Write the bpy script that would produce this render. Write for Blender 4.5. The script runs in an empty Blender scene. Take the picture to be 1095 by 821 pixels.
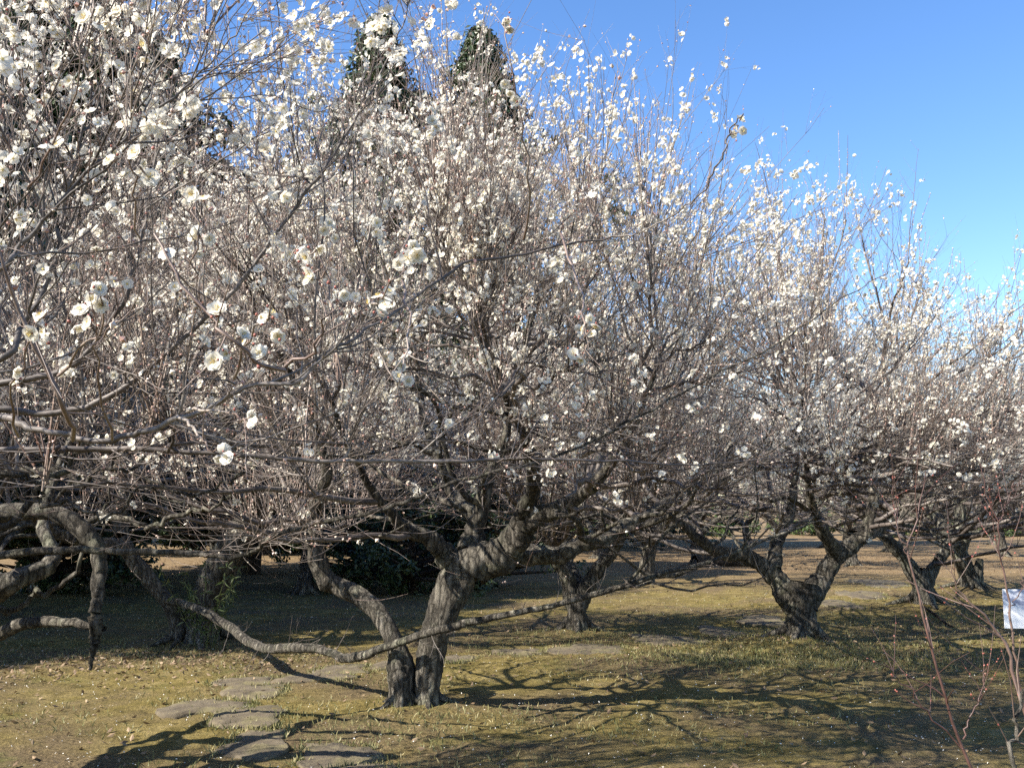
import bpy, math
import numpy as np
from mathutils import Vector, Matrix

# ------------------------------------------------------------------ camera, sky, sun
SC = bpy.context.scene
COL = SC.collection
R_ = math.radians
LENS = 35.0
F = LENS / 36.0 * 1095.0            # focal length in pixels of the photograph
HOR = 545.0                         # photograph row of the horizon
PITCH = math.atan((HOR - 410.5) / F)
EYE = 1.6
cd = bpy.data.cameras.new('camera'); cam = bpy.data.objects.new('camera', cd); COL.objects.link(cam)
cd.lens = LENS; cd.sensor_width = 36; cd.clip_start = 0.05; cd.clip_end = 2000
cam.location = (0, 0, EYE); cam.rotation_euler = (math.pi / 2 + PITCH, 0, 0)
SC.camera = cam

SUN_EL, SUN_HEAD = R_(38), R_(24)    # elevation; heading of the light measured from +X towards +Y
ldir = Vector((math.cos(SUN_EL) * math.cos(SUN_HEAD), math.cos(SUN_EL) * math.sin(SUN_HEAD), -math.sin(SUN_EL)))
world = bpy.data.worlds.new('World'); SC.world = world; world.use_nodes = True
wn = world.node_tree.nodes; wl = world.node_tree.links
sky = wn.new('ShaderNodeTexSky'); sky.sky_type = 'NISHITA'; sky.sun_disc = False
sky.sun_elevation = SUN_EL; sky.sun_rotation = math.atan2(-ldir.x, -ldir.y)
sky.air_density = 1.1; sky.dust_density = 0.25; sky.ozone_density = 3.0; sky.altitude = 50
bg = wn['Background']; bg.inputs['Strength'].default_value = 0.094
hs = wn.new('ShaderNodeHueSaturation'); hs.inputs['Saturation'].default_value = 1.2; hs.inputs['Hue'].default_value = 0.508
wl.new(sky.outputs[0], hs.inputs['Color']); wl.new(hs.outputs[0], bg.inputs['Color'])
sd = bpy.data.lights.new('sun', 'SUN'); sun = bpy.data.objects.new('sun', sd); COL.objects.link(sun)
sd.energy = 5.0; sd.angle = R_(0.5); sd.color = (1.0, 0.93, 0.82)
sun.rotation_euler = ldir.to_track_quat('-Z', 'Y').to_euler()
vs = SC.view_settings; vs.view_transform = 'Standard'; vs.look = 'None'; vs.gamma = 1; vs.use_curve_mapping = False
vs.exposure = 1.5
SC.cycles.use_denoising = False
SC.cycles.max_bounces = 5; SC.cycles.diffuse_bounces = 3; SC.cycles.transmission_bounces = 2
SC.cycles.transparent_max_bounces = 4; SC.cycles.glossy_bounces = 2

rng = np.random.default_rng(7)

# ------------------------------------------------------------------ coordinates
CP, SP = math.cos(PITCH), math.sin(PITCH)
def ray(x, y):
    a, b = x - 547.5, 410.5 - y
    return np.array([a, F * CP - b * SP, F * SP + b * CP])
def W(x, y, Y):
    """point on the line of sight of a photograph pixel, Y metres in front of the viewer"""
    d = ray(x, y)
    return np.array([0, 0, EYE]) + d * (Y / d[1])
def GP(x, y, z=0.0):
    """point of the ground seen at a photograph pixel"""
    d = ray(x, y)
    return np.array([0, 0, EYE]) + d * ((z - EYE) / d[2])
def px_size(p):                     # metres per pixel at a point
    return p[1] / F

MOUNDS = []
def ground_z(x, y):
    x = np.asarray(x, float); y = np.asarray(y, float)
    z = 0.018 * np.sin(x * 1.3 + 0.6 * np.sin(y * 0.9)) * np.sin(y * 1.1 + 1.0) + 0.012 * np.sin(x * 3.1 + y * 1.7) * np.sin(y * 2.3 - x)
    for mx, my, mh, mr in MOUNDS:
        z = z + mh * np.exp(-((x - mx) ** 2 + (y - my) ** 2) / mr ** 2)
    return z

# ------------------------------------------------------------------ materials
def new_mat(name):
    m = bpy.data.materials.new(name); m.use_nodes = True
    return m, m.node_tree.nodes, m.node_tree.links, m.node_tree.nodes['Principled BSDF']
def ramp(nodes, stops, interp='LINEAR'):
    r = nodes.new('ShaderNodeValToRGB'); r.color_ramp.interpolation = interp
    e = r.color_ramp.elements
    while len(e) < len(stops): e.new(0.5)
    for i, (p, c) in enumerate(stops):
        e[i].position = p; e[i].color = (*c, 1)
    return r
def noise(nodes, links, scale, detail=4, rough=0.6, vec=None, dist=0.0):
    n = nodes.new('ShaderNodeTexNoise'); n.inputs['Scale'].default_value = scale
    n.inputs['Detail'].default_value = detail; n.inputs['Roughness'].default_value = rough
    n.inputs['Distortion'].default_value = dist
    if vec is not None: links.new(vec, n.inputs['Vector'])
    return n
def mixc(nodes, links, fac, a, b, mode='MIX'):
    m = nodes.new('ShaderNodeMix'); m.data_type = 'RGBA'; m.blend_type = mode
    for s, v in ((0, fac), (6, a), (7, b)):
        if hasattr(v, 'is_linked') or hasattr(v, 'links'): links.new(v, m.inputs[s])
        elif s == 0: m.inputs[0].default_value = v
        else: m.inputs[s].default_value = (*v, 1)
    return m.outputs[2]

def mat_bark(name, dark, mid, light, lichen, scale=1.0, bump=0.5, green=0.5):
    m, n, l, b = new_mat(name)
    tc = n.new('ShaderNodeTexCoord')
    mp = n.new('ShaderNodeMapping'); mp.inputs['Scale'].default_value = (scale, scale, scale * 0.24)
    l.new(tc.outputs['Object'], mp.inputs[0])
    ridge = noise(n, l, 15, 10, 0.72, mp.outputs[0], 1.1)
    rr = ramp(n, [(0.30, dark), (0.5, mid), (0.72, light)]); l.new(ridge.outputs[0], rr.inputs[0])
    patch = noise(n, l, 5.0 * scale, 5, 0.7, tc.outputs['Object'])
    pr = ramp(n, [(0.52, (0, 0, 0)), (0.66, (green, green, green))]); l.new(patch.outputs[0], pr.inputs[0])
    c = mixc(n, l, pr.outputs[0], rr.outputs[0], lichen)
    l.new(c, b.inputs['Base Color']); b.inputs['Roughness'].default_value = 0.9
    b.inputs['Specular IOR Level'].default_value = 0.25
    bp = n.new('ShaderNodeBump'); bp.inputs['Strength'].default_value = bump; bp.inputs['Distance'].default_value = 0.07
    vo = n.new('ShaderNodeTexVoronoi'); vo.feature = 'DISTANCE_TO_EDGE'; vo.inputs['Scale'].default_value = 17
    wv = n.new('ShaderNodeVectorMath'); wv.operation = 'MULTIPLY_ADD'; l.new(ridge.outputs['Color'], wv.inputs[0]); wv.inputs[1].default_value = (.09, .09, .09); l.new(mp.outputs[0], wv.inputs[2])
    l.new(wv.outputs[0], vo.inputs['Vector'])
    vr = n.new('ShaderNodeMapRange'); vr.inputs['From Max'].default_value = .28; l.new(vo.outputs['Distance'], vr.inputs['Value'])
    ck = ramp(n, [(0.0, (.22, .21, .20)), (.5, (1, 1, 1))]); l.new(vr.outputs[0], ck.inputs[0])
    tone = noise(n, l, 2.2, 4, .6, tc.outputs['Object']); tn = ramp(n, [(.35, (.62, .60, .58)), (.65, (1.2, 1.18, 1.12))]); l.new(tone.outputs[0], tn.inputs[0])
    l.new(mixc(n, l, 1.0, mixc(n, l, 1.0, c, ck.outputs[0], 'MULTIPLY'), tn.outputs[0], 'MULTIPLY'), b.inputs['Base Color'])
    hm = n.new('ShaderNodeMath'); hm.operation = 'MULTIPLY_ADD'; l.new(vr.outputs[0], hm.inputs[0]); hm.inputs[1].default_value = .6; l.new(ridge.outputs[0], hm.inputs[2])
    l.new(hm.outputs[0], bp.inputs['Height']); l.new(bp.outputs[0], b.inputs['Normal'])
    return m
M_BARK = mat_bark('plum_bark', (0.035, 0.031, 0.026), (0.205, 0.188, 0.16), (0.42, 0.39, 0.34), (0.25, 0.265, 0.185), 1.0, 1.0, 0.55)
M_PALE = mat_bark('lichen_bark', (0.05, 0.047, 0.04), (0.22, 0.21, 0.18), (0.42, 0.40, 0.35), (0.30, 0.33, 0.25), 1.0, 1.0, 0.7)
M_EBARK = mat_bark('evergreen_bark', (0.03, 0.022, 0.016), (0.08, 0.06, 0.045), (0.13, 0.105, 0.08), (0.08, 0.09, 0.05), 0.6, 0.8, 0.3)

def mat_twig(name, a, b_, c_, gloss=0.55):
    m, n, l, b = new_mat(name)
    tc = n.new('ShaderNodeTexCoord')
    nz = noise(n, l, 2.3, 3, 0.6, tc.outputs['Object'])
    r = ramp(n, [(0.34, a), (0.52, b_), (0.68, c_)]); l.new(nz.outputs[0], r.inputs[0])
    fine = noise(n, l, 60, 2, 0.5, tc.outputs['Object'])
    fr = ramp(n, [(0.3, (0.6, 0.6, 0.6)), (0.7, (1.25, 1.25, 1.25))]); l.new(fine.outputs[0], fr.inputs[0])
    l.new(mixc(n, l, 1.0, r.outputs[0], fr.outputs[0], 'MULTIPLY'), b.inputs['Base Color'])
    b.inputs['Roughness'].default_value = gloss; b.inputs['Specular IOR Level'].default_value = 0.4
    return m
M_BRANCH = mat_twig('plum_branch', (0.055, 0.045, 0.040), (0.12, 0.10, 0.088), (0.22, 0.192, 0.17), 0.6)
M_TWIG = mat_twig('plum_twig', (0.125, 0.080, 0.066), (0.225, 0.175, 0.145), (0.33, 0.285, 0.245), 0.5)
M_SHOOT = mat_twig('red_shoot', (0.055, 0.026, 0.022), (0.09, 0.05, 0.041), (0.15, 0.108, 0.088), 0.45)

def mat_leafy(name, stops, rough=0.5, trans=0.25, scale=1.5):
    m, n, l, b = new_mat(name)
    tc = n.new('ShaderNodeTexCoord')
    nz = noise(n, l, scale, 3, 0.6, tc.outputs['Object'])
    geo = n.new('ShaderNodeNewGeometry')
    add = n.new('ShaderNodeMath'); add.operation = 'MULTIPLY_ADD'
    l.new(geo.outputs['Random Per Island'], add.inputs[0]); add.inputs[1].default_value = 0.4
    l.new(nz.outputs[0], add.inputs[2])
    r = ramp(n, stops); l.new(add.outputs[0], r.inputs[0])
    l.new(r.outputs[0], b.inputs['Base Color']); b.inputs['Roughness'].default_value = rough
    if trans > 0:
        tr = n.new('ShaderNodeBsdfTranslucent'); l.new(r.outputs[0], tr.inputs[0])
        mx = n.new('ShaderNodeMixShader'); mx.inputs[0].default_value = trans
        l.new(b.outputs[0], mx.inputs[1]); l.new(tr.outputs[0], mx.inputs[2])
        l.new(mx.outputs[0], n['Material Output'].inputs[0])
    return m
M_PETAL = mat_leafy('white_petal', [(0.3, (0.82, 0.76, 0.64)), (0.7, (0.86, 0.82, 0.72)), (1.0, (0.88, 0.85, 0.78))], 0.6, 0.5, 8)
M_CREAM = mat_leafy('cream_bud', [(0.3, (0.74, 0.70, 0.52)), (0.9, (0.80, 0.76, 0.62))], 0.6, 0.15, 8)
M_STAMEN = mat_leafy('yellow_stamen', [(0.3, (0.66, 0.48, 0.10)), (0.9, (0.78, 0.64, 0.24))], 0.6, 0.0, 30)
M_CALYX = mat_leafy('red_calyx', [(0.3, (0.20, 0.055, 0.042)), (0.9, (0.33, 0.11, 0.08))], 0.5, 0.0, 30)
M_BUD = mat_leafy('pink_bud', [(0.3, (0.24, 0.095, 0.075)), (0.6, (0.42, 0.25, 0.20)), (0.9, (0.76, 0.68, 0.56))], 0.5, 0.0, 9)
M_EVER = mat_leafy('evergreen_leaf', [(0.35, (0.012, 0.026, 0.010)), (0.65, (0.030, 0.052, 0.018)), (1.0, (0.065, 0.09, 0.03))], 0.42, 0.12, 0.8)
M_SHRUB = mat_leafy('shrub_leaf', [(0.35, (0.03, 0.055, 0.014)), (0.7, (0.06, 0.10, 0.025)), (1.0, (0.11, 0.15, 0.05))], 0.45, 0.15, 1.2)
M_GRASS = mat_leafy('grass_blade', [(0.35, (0.08, 0.10, 0.03)), (0.65, (0.16, 0.155, 0.055)), (1.0, (0.32, 0.27, 0.13))], 0.6, 0.2, 2)
M_BAMBOO = mat_leafy('bamboo_leaf', [(0.35, (0.035, 0.06, 0.018)), (0.7, (0.08, 0.11, 0.035)), (1.0, (0.18, 0.20, 0.08))], 0.5, 0.25, 4)
M_LITTER = mat_leafy('dry_leaf', [(0.35, (0.09, 0.055, 0.030)), (0.65, (0.17, 0.11, 0.06)), (1.0, (0.29, 0.21, 0.125))], 0.7, 0.1, 2)
M_FALLEN = mat_leafy('fallen_petal_white', [(0.3, (0.70, 0.66, 0.56)), (0.9, (0.82, 0.80, 0.74))], 0.6, 0.1, 8)

def mat_ground():
    m, n, l, b = new_mat('moss_ground')
    tc = n.new('ShaderNodeTexCoord'); co = tc.outputs['Object']
    big = noise(n, l, 0.55, 5, 0.65, co, 0.4)
    mid = noise(n, l, 3.2, 6, 0.7, co)
    fine = noise(n, l, 38, 6, 0.75, co)
    moss = ramp(n, [(0.30, (0.072, 0.059, 0.017)), (0.5, (0.172, 0.134, 0.044)), (0.72, (0.28, 0.222, 0.10))]); l.new(mid.outputs[0], moss.inputs[0])
    soil = ramp(n, [(0.3, (0.07, 0.051, 0.029)), (0.7, (0.18, 0.135, 0.08))]); l.new(fine.outputs[0], soil.inputs[0])
    f1 = ramp(n, [(0.42, (0, 0, 0)), (0.60, (0.9, 0.9, 0.9))]); l.new(big.outputs[0], f1.inputs[0])
    c = mixc(n, l, f1.outputs[0], moss.outputs[0], soil.outputs[0])
    # green patches
    gpn = noise(n, l, 1.3, 5, 0.7, co); gf = ramp(n, [(0.56, (0, 0, 0)), (0.70, (0.6, 0.6, 0.6))]); l.new(gpn.outputs[0], gf.inputs[0])
    c = mixc(n, l, gf.outputs[0], c, (0.11, 0.115, 0.034))
    # far ground turns to dry leaf litter
    sep = n.new('ShaderNodeSeparateXYZ'); l.new(co, sep.inputs[0])
    far = n.new('ShaderNodeMapRange'); far.inputs['From Min'].default_value = 19; far.inputs['From Max'].default_value = 27
    l.new(sep.outputs['Y'], far.inputs['Value'])
    lit = ramp(n, [(0.3, (0.12, 0.08, 0.042)), (0.55, (0.22, 0.155, 0.085)), (0.75, (0.33, 0.26, 0.15))]); l.new(mid.outputs[0], lit.inputs[0])
    c = mixc(n, l, far.outputs[0], c, lit.outputs[0])
    fm = ramp(n, [(0.28, (0.45, 0.45, 0.45)), (0.5, (1, 1, 1)), (0.75, (1.45, 1.4, 1.25))]); l.new(fine.outputs[0], fm.inputs[0])
    c = mixc(n, l, 1.0, c, fm.outputs[0], 'MULTIPLY')
    l.new(c, b.inputs['Base Color']); b.inputs['Roughness'].default_value = 0.95; b.inputs['Specular IOR Level'].default_value = 0.15
    bp = n.new('ShaderNodeBump'); bp.inputs['Strength'].default_value = 0.9; bp.inputs['Distance'].default_value = 0.035
    l.new(fine.outputs[0], bp.inputs['Height']); l.new(bp.outputs[0], b.inputs['Normal'])
    return m
M_GROUND = mat_ground()
def mat_stone():
    m, n, l, b = new_mat('stepping_stone_rock')
    tc = n.new('ShaderNodeTexCoord'); co = tc.outputs['Object']
    a = noise(n, l, 7, 7, 0.7, co); f = noise(n, l, 60, 4, 0.7, co)
    r = ramp(n, [(0.3, (0.055, 0.042, 0.026)), (0.5, (0.105, 0.083, 0.052)), (0.72, (0.155, 0.128, 0.086))]); l.new(a.outputs[0], r.inputs[0])
    mo = noise(n, l, 3.5, 5, 0.7, co); mf = ramp(n, [(0.50, (0, 0, 0)), (0.66, (0.6, 0.6, 0.6))]); l.new(mo.outputs[0], mf.inputs[0])
    c = mixc(n, l, mf.outputs[0], r.outputs[0], (0.13, 0.115, 0.035))
    l.new(c, b.inputs['Base Color']); b.inputs['Roughness'].default_value = 0.9
    bp = n.new('ShaderNodeBump'); bp.inputs['Strength'].default_value = 0.6; bp.inputs['Distance'].default_value = 0.02
    l.new(f.outputs[0], bp.inputs['Height']); l.new(bp.outputs[0], b.inputs['Normal'])
    return m
M_STONE = mat_stone()

# ------------------------------------------------------------------ mesh helpers
class Acc:
    def __init__(self): self.v = []; self.f = []; self.n = 0
    def add(self, v, f, mi=0):
        v = np.asarray(v, np.float32).reshape(-1, 3); f = np.asarray(f, np.int64)
        self.v.append(v); self.f.append((f + self.n, mi)); self.n += len(v)
    def build(self, name, mats, parent=None, smooth=True, offset=None):
        if not self.v: return None
        me = mesh_from(name, np.concatenate(self.v), self.f, mats, smooth, offset)
        return link(name, me, parent, offset)
def mesh_from(name, V, faces, mats, smooth=True, offset=None):
    me = bpy.data.meshes.new(name)
    if offset is not None: V = V - np.asarray(offset, np.float32)
    me.vertices.add(len(V)); me.vertices.foreach_set('co', np.ascontiguousarray(V, np.float32).ravel())
    loops, starts, mi, p = [], [], [], 0
    for f, k in faces:
        if len(f) == 0: continue
        loops.append(f.ravel()); nv = f.shape[1]
        starts.append(p + np.arange(len(f)) * nv); p += f.size
        mi.append(np.full(len(f), k))
    loops = np.concatenate(loops); starts = np.concatenate(starts); mi = np.concatenate(mi)
    me.loops.add(len(loops)); me.loops.foreach_set('vertex_index', loops.astype(np.int32))
    me.polygons.add(len(starts)); me.polygons.foreach_set('loop_start', starts.astype(np.int32))
    me.polygons.foreach_set('material_index', mi.astype(np.int32))
    me.polygons.foreach_set('use_smooth', np.full(len(starts), smooth, dtype=bool))
    for m in (mats if isinstance(mats, (list, tuple)) else [mats]): me.materials.append(m)
    me.update(calc_edges=True); me.validate()
    return me
def link(name, me, parent=None, loc=None):
    o = bpy.data.objects.new(name, me); COL.objects.link(o)
    if parent is not None: o.parent = parent
    elif loc is not None: o.location = [float(c) for c in loc]
    return o
def thing(name, label, cat, loc=(0, 0, 0), rz=0.0, sc=1.0, group=None):
    o = bpy.data.objects.new(name, None); COL.objects.link(o); o.empty_display_size = 0.2
    o.location = [float(c) for c in loc]; o.rotation_euler = (0, 0, rz); o.scale = (sc,) * 3
    return tag(o, label, cat, group)
def tag(o, label, cat, group=None):
    o['label'] = label; o['category'] = cat
    if group: o['group'] = group
    return o
def stuff(o):
    if o is not None: o['kind'] = 'stuff'
    return o
def copy_tree(root, loc, rz, sc, label):
    c = root.copy(); COL.objects.link(c); c.location = [float(v) for v in loc]; c.rotation_euler = (0, 0, rz); c.scale = (sc, sc, sc * 1.0)
    c['label'] = label
    for ch in root.children:
        k = ch.copy(); COL.objects.link(k); k.parent = c
        for g in ch.children:
            d = g.copy(); COL.objects.link(d); d.parent = k
    return c

def norm(v): return v / np.maximum(np.linalg.norm(v, axis=-1, keepdims=True), 1e-9)
def spline(pts, rad, m):
    """smooth resampling of a polyline"""
    p = np.asarray(pts, float); r = np.asarray(rad, float)
    q = np.concatenate([[2 * p[0] - p[1]], p, [2 * p[-1] - p[-2]]])
    s = np.linspace(0, len(p) - 1, m); i = np.minimum(s.astype(int), len(p) - 2); t = (s - i)[:, None]
    a, b, c, d = q[i], q[i + 1], q[i + 2], q[i + 3]
    out = 0.5 * (2 * b + (c - a) * t + (2 * a - 5 * b + 4 * c - d) * t ** 2 + (3 * b - a - 3 * c + d) * t ** 3)
    return out, np.interp(s, np.arange(len(p)), r)
def tubes(P, R, sides, gnarl=0.0, g=None):
    """(n,m,3) centre lines and (n,m) radii to vertices and quads"""
    n, m, _ = P.shape
    T = norm(np.gradient(P, axis=1))
    ref = np.where(np.abs(T.mean(axis=1))[:, None, 2:3] > 0.75, np.array([1.0, 0.15, 0.0]), np.array([0.1, 0.05, 1.0]))
    U = norm(np.cross(T, np.broadcast_to(ref, T.shape))); V = np.cross(T, U)
    a = np.linspace(0, 2 * math.pi, sides, endpoint=False)
    rr = np.repeat(R[:, :, None], sides, axis=2)
    if gnarl > 0:
        g = g or rng
        s = np.linspace(0, 1, m)[None, :, None]
        for k, amp in ((2, 0.5), (3, 0.45), (5, 0.3), (8, 0.22), (11, 0.15)):
            ph = g.uniform(0, 6.28, (n, 1, 1)); fr = g.uniform(2, 7, (n, 1, 1)); tw = g.uniform(-3, 3, (n, 1, 1))
            rr = rr * (1 + gnarl * amp * np.sin(k * a[None, None] + ph + tw * s) * (0.6 + 0.4 * np.sin(fr * s * 3.1 + ph)))
        rr = rr * (1 + gnarl * 0.35 * np.sin(s * 31 + 2 * np.sin(a[None, None] + 1)) * np.sin(2 * a[None, None] + s * 17))
        rr = rr * (1 + gnarl * 0.16 * g.standard_normal(rr.shape))
    vv = P[:, :, None] + rr[..., None] * (np.cos(a)[None, None, :, None] * U[:, :, None] + np.sin(a)[None, None, :, None] * V[:, :, None])
    i = np.arange(n)[:, None, None] * m * sides; j = np.arange(m - 1)[None, :, None] * sides; k = np.arange(sides)[None, None, :]
    k2 = (k + 1) % sides
    f = np.stack([i + j + k, i + j + k2, i + j + sides + k2, i + j + sides + k], -1).reshape(-1, 4)
    return vv.reshape(-1, 3), f
def sample(P, R, idx, t):
    m = P.shape[1]; s = t * (m - 1); i = np.minimum(s.astype(int), m - 2); w = (s - i)[:, None]
    p0, p1 = P[idx, i], P[idx, i + 1]
    return p0 * (1 - w) + p1 * w, norm(p1 - p0), R[idx, i] * (1 - w[:, 0]) + R[idx, i + 1] * w[:, 0]
def grow(P, R, k, tr, ang, L, r, m, up0, up, jit, g, keep=None):
    """children on every parent branch"""
    n = len(P); idx = np.repeat(np.arange(n), k)
    t = g.uniform(tr[0], tr[1], n * k)
    p, T, pr = sample(P, R, idx, t)
    perp = norm(np.cross(T, norm(g.standard_normal((n * k, 3)))))
    th = g.uniform(ang[0], ang[1], n * k)[:, None]
    d = norm(np.cos(th) * T + np.sin(th) * perp + np.array([0, 0, 1.0]) * up0)
    Ln = g.uniform(L[0], L[1], n * k) * (1.1 - 0.35 * t)
    return march(p, d, Ln, np.minimum(g.uniform(r[0], r[1], n * k), pr * 0.75), m, up, jit, g)
def march(p, d, Ln, r, m, up, jit, g, tip=0.4):
    pts = [p]
    for s in range(m - 1):
        d = norm(d + jit * g.standard_normal(d.shape) + np.array([0, 0, up]))
        p = p + d * (Ln / (m - 1))[:, None]; pts.append(p)
    P = np.stack(pts, 1)
    R = r[:, None] * np.linspace(1, tip, m)[None]
    return P, R
def rand_rot(n, g, axis=None):
    """random frames whose z axis follows 'axis'"""
    z = norm(axis if axis is not None else g.standard_normal((n, 3)))
    x = norm(np.cross(z, norm(g.standard_normal((n, 3))))); y = np.cross(z, x)
    return np.stack([x, y, z], -1)
def scatter(tv, tf, pos, rot, sc):
    """copies of a small template"""
    n, k = len(pos), len(tv)
    v = np.einsum('nij,kj->nki', rot, tv) * np.asarray(sc)[:, None, None] + pos[:, None]
    f = (tf[None] + (np.arange(n) * k)[:, None, None]).reshape(-1, tf.shape[1])
    return v.reshape(-1, 3), f

# ------------------------------------------------------------------ flower templates (unit: petal circle of radius 1)
def petal_ring(n, r0, r1, z0, z1, w, rot=0.0, seg=3):
    V, Fq = [], []
    for i in range(n):
        a = rot + i * 2 * math.pi / n
        ca, sa = math.cos(a), math.sin(a)
        prof = [(0.0, 0.18), (0.42, 0.8), (0.76, 1.0), (1.0, 0.62)] if seg == 3 else [(0.0, 0.25), (0.55, 1.0), (1.0, 0.6)]
        b = len(V)
        for s, ww in prof:
            rr = r0 + (r1 - r0) * s; zz = z0 + (z1 - z0) * s ** 1.6
            for sd in (-1, 0, 1):
                lx = rr; ly = sd * ww * w; lz = zz + (0.10 * abs(sd) * ww)
                if sd == 0 and s == 1.0: lx -= 0.06
                V.append((lx * ca - ly * sa, lx * sa + ly * ca, lz))
        for q in range(len(prof) - 1):
            for c in range(2):
                i0 = b + q * 3 + c
                Fq.append((i0, i0 + 1, i0 + 4, i0 + 3))
    return np.array(V, float), np.array(Fq)
def near_flower(var):
    g = np.random.default_rng(100 + var)
    a, fa = petal_ring(6, 0.08, 1.0, 0.0, (0.18, 0.32, 0.08, 0.5)[var], 0.60, g.uniform(0, 6))
    b, fb = petal_ring(5, 0.06, 0.76, 0.06, (0.28, 0.42, 0.18, 0.6)[var], 0.48, g.uniform(0, 6))
    V = np.concatenate([a, b]); V += 0.035 * g.standard_normal(V.shape)
    return V, np.concatenate([fa, fb + len(a)])
def stamen_tuft():
    g = np.random.default_rng(5); acc_v, acc_f = [], []
    n = 14
    d = norm(np.stack([g.uniform(-.7, .7, n), g.uniform(-.7, .7, n), np.ones(n)], -1))
    P = np.stack([d * s for s in (0.0, 0.36, 0.6)], 1); R = np.tile([[0.010, 0.010, 0.042]], (n, 1))
    return tubes(P, R, 3)
def octa(rx, rz, z0=0.0):
    v = np.array([(rx, 0, z0), (0, rx, z0), (-rx, 0, z0), (0, -rx, z0), (0, 0, z0 + rz), (0, 0, z0 - rz)], float)
    f = np.array([(0, 1, 4), (1, 2, 4), (2, 3, 4), (3, 0, 4), (1, 0, 5), (2, 1, 5), (3, 2, 5), (0, 3, 5)])
    return v, f
MID_V, MID_F = petal_ring(5, 0.0, 1.0, 0.0, 0.42, 0.5, 0.3, 2)
def far_flower():
    V, Fq = [], []
    for i in range(5):
        a = i * 1.2566; b = len(V)
        for (r, da, z) in ((0.05, 0, 0.0), (0.75, -0.5, 0.25), (1.0, 0, 0.42), (0.75, 0.5, 0.25)):
            V.append((r * math.cos(a + da), r * math.sin(a + da), z))
        Fq.append((b, b + 1, b + 2, b + 3))
    return np.array(V), np.array(Fq)
FAR_V, FAR_F = far_flower()
CEN_V, CEN_F = octa(0.2, 0.18, 0.18)
BUD_V, BUD_F = octa(1.0, 1.3, 0.6)

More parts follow.
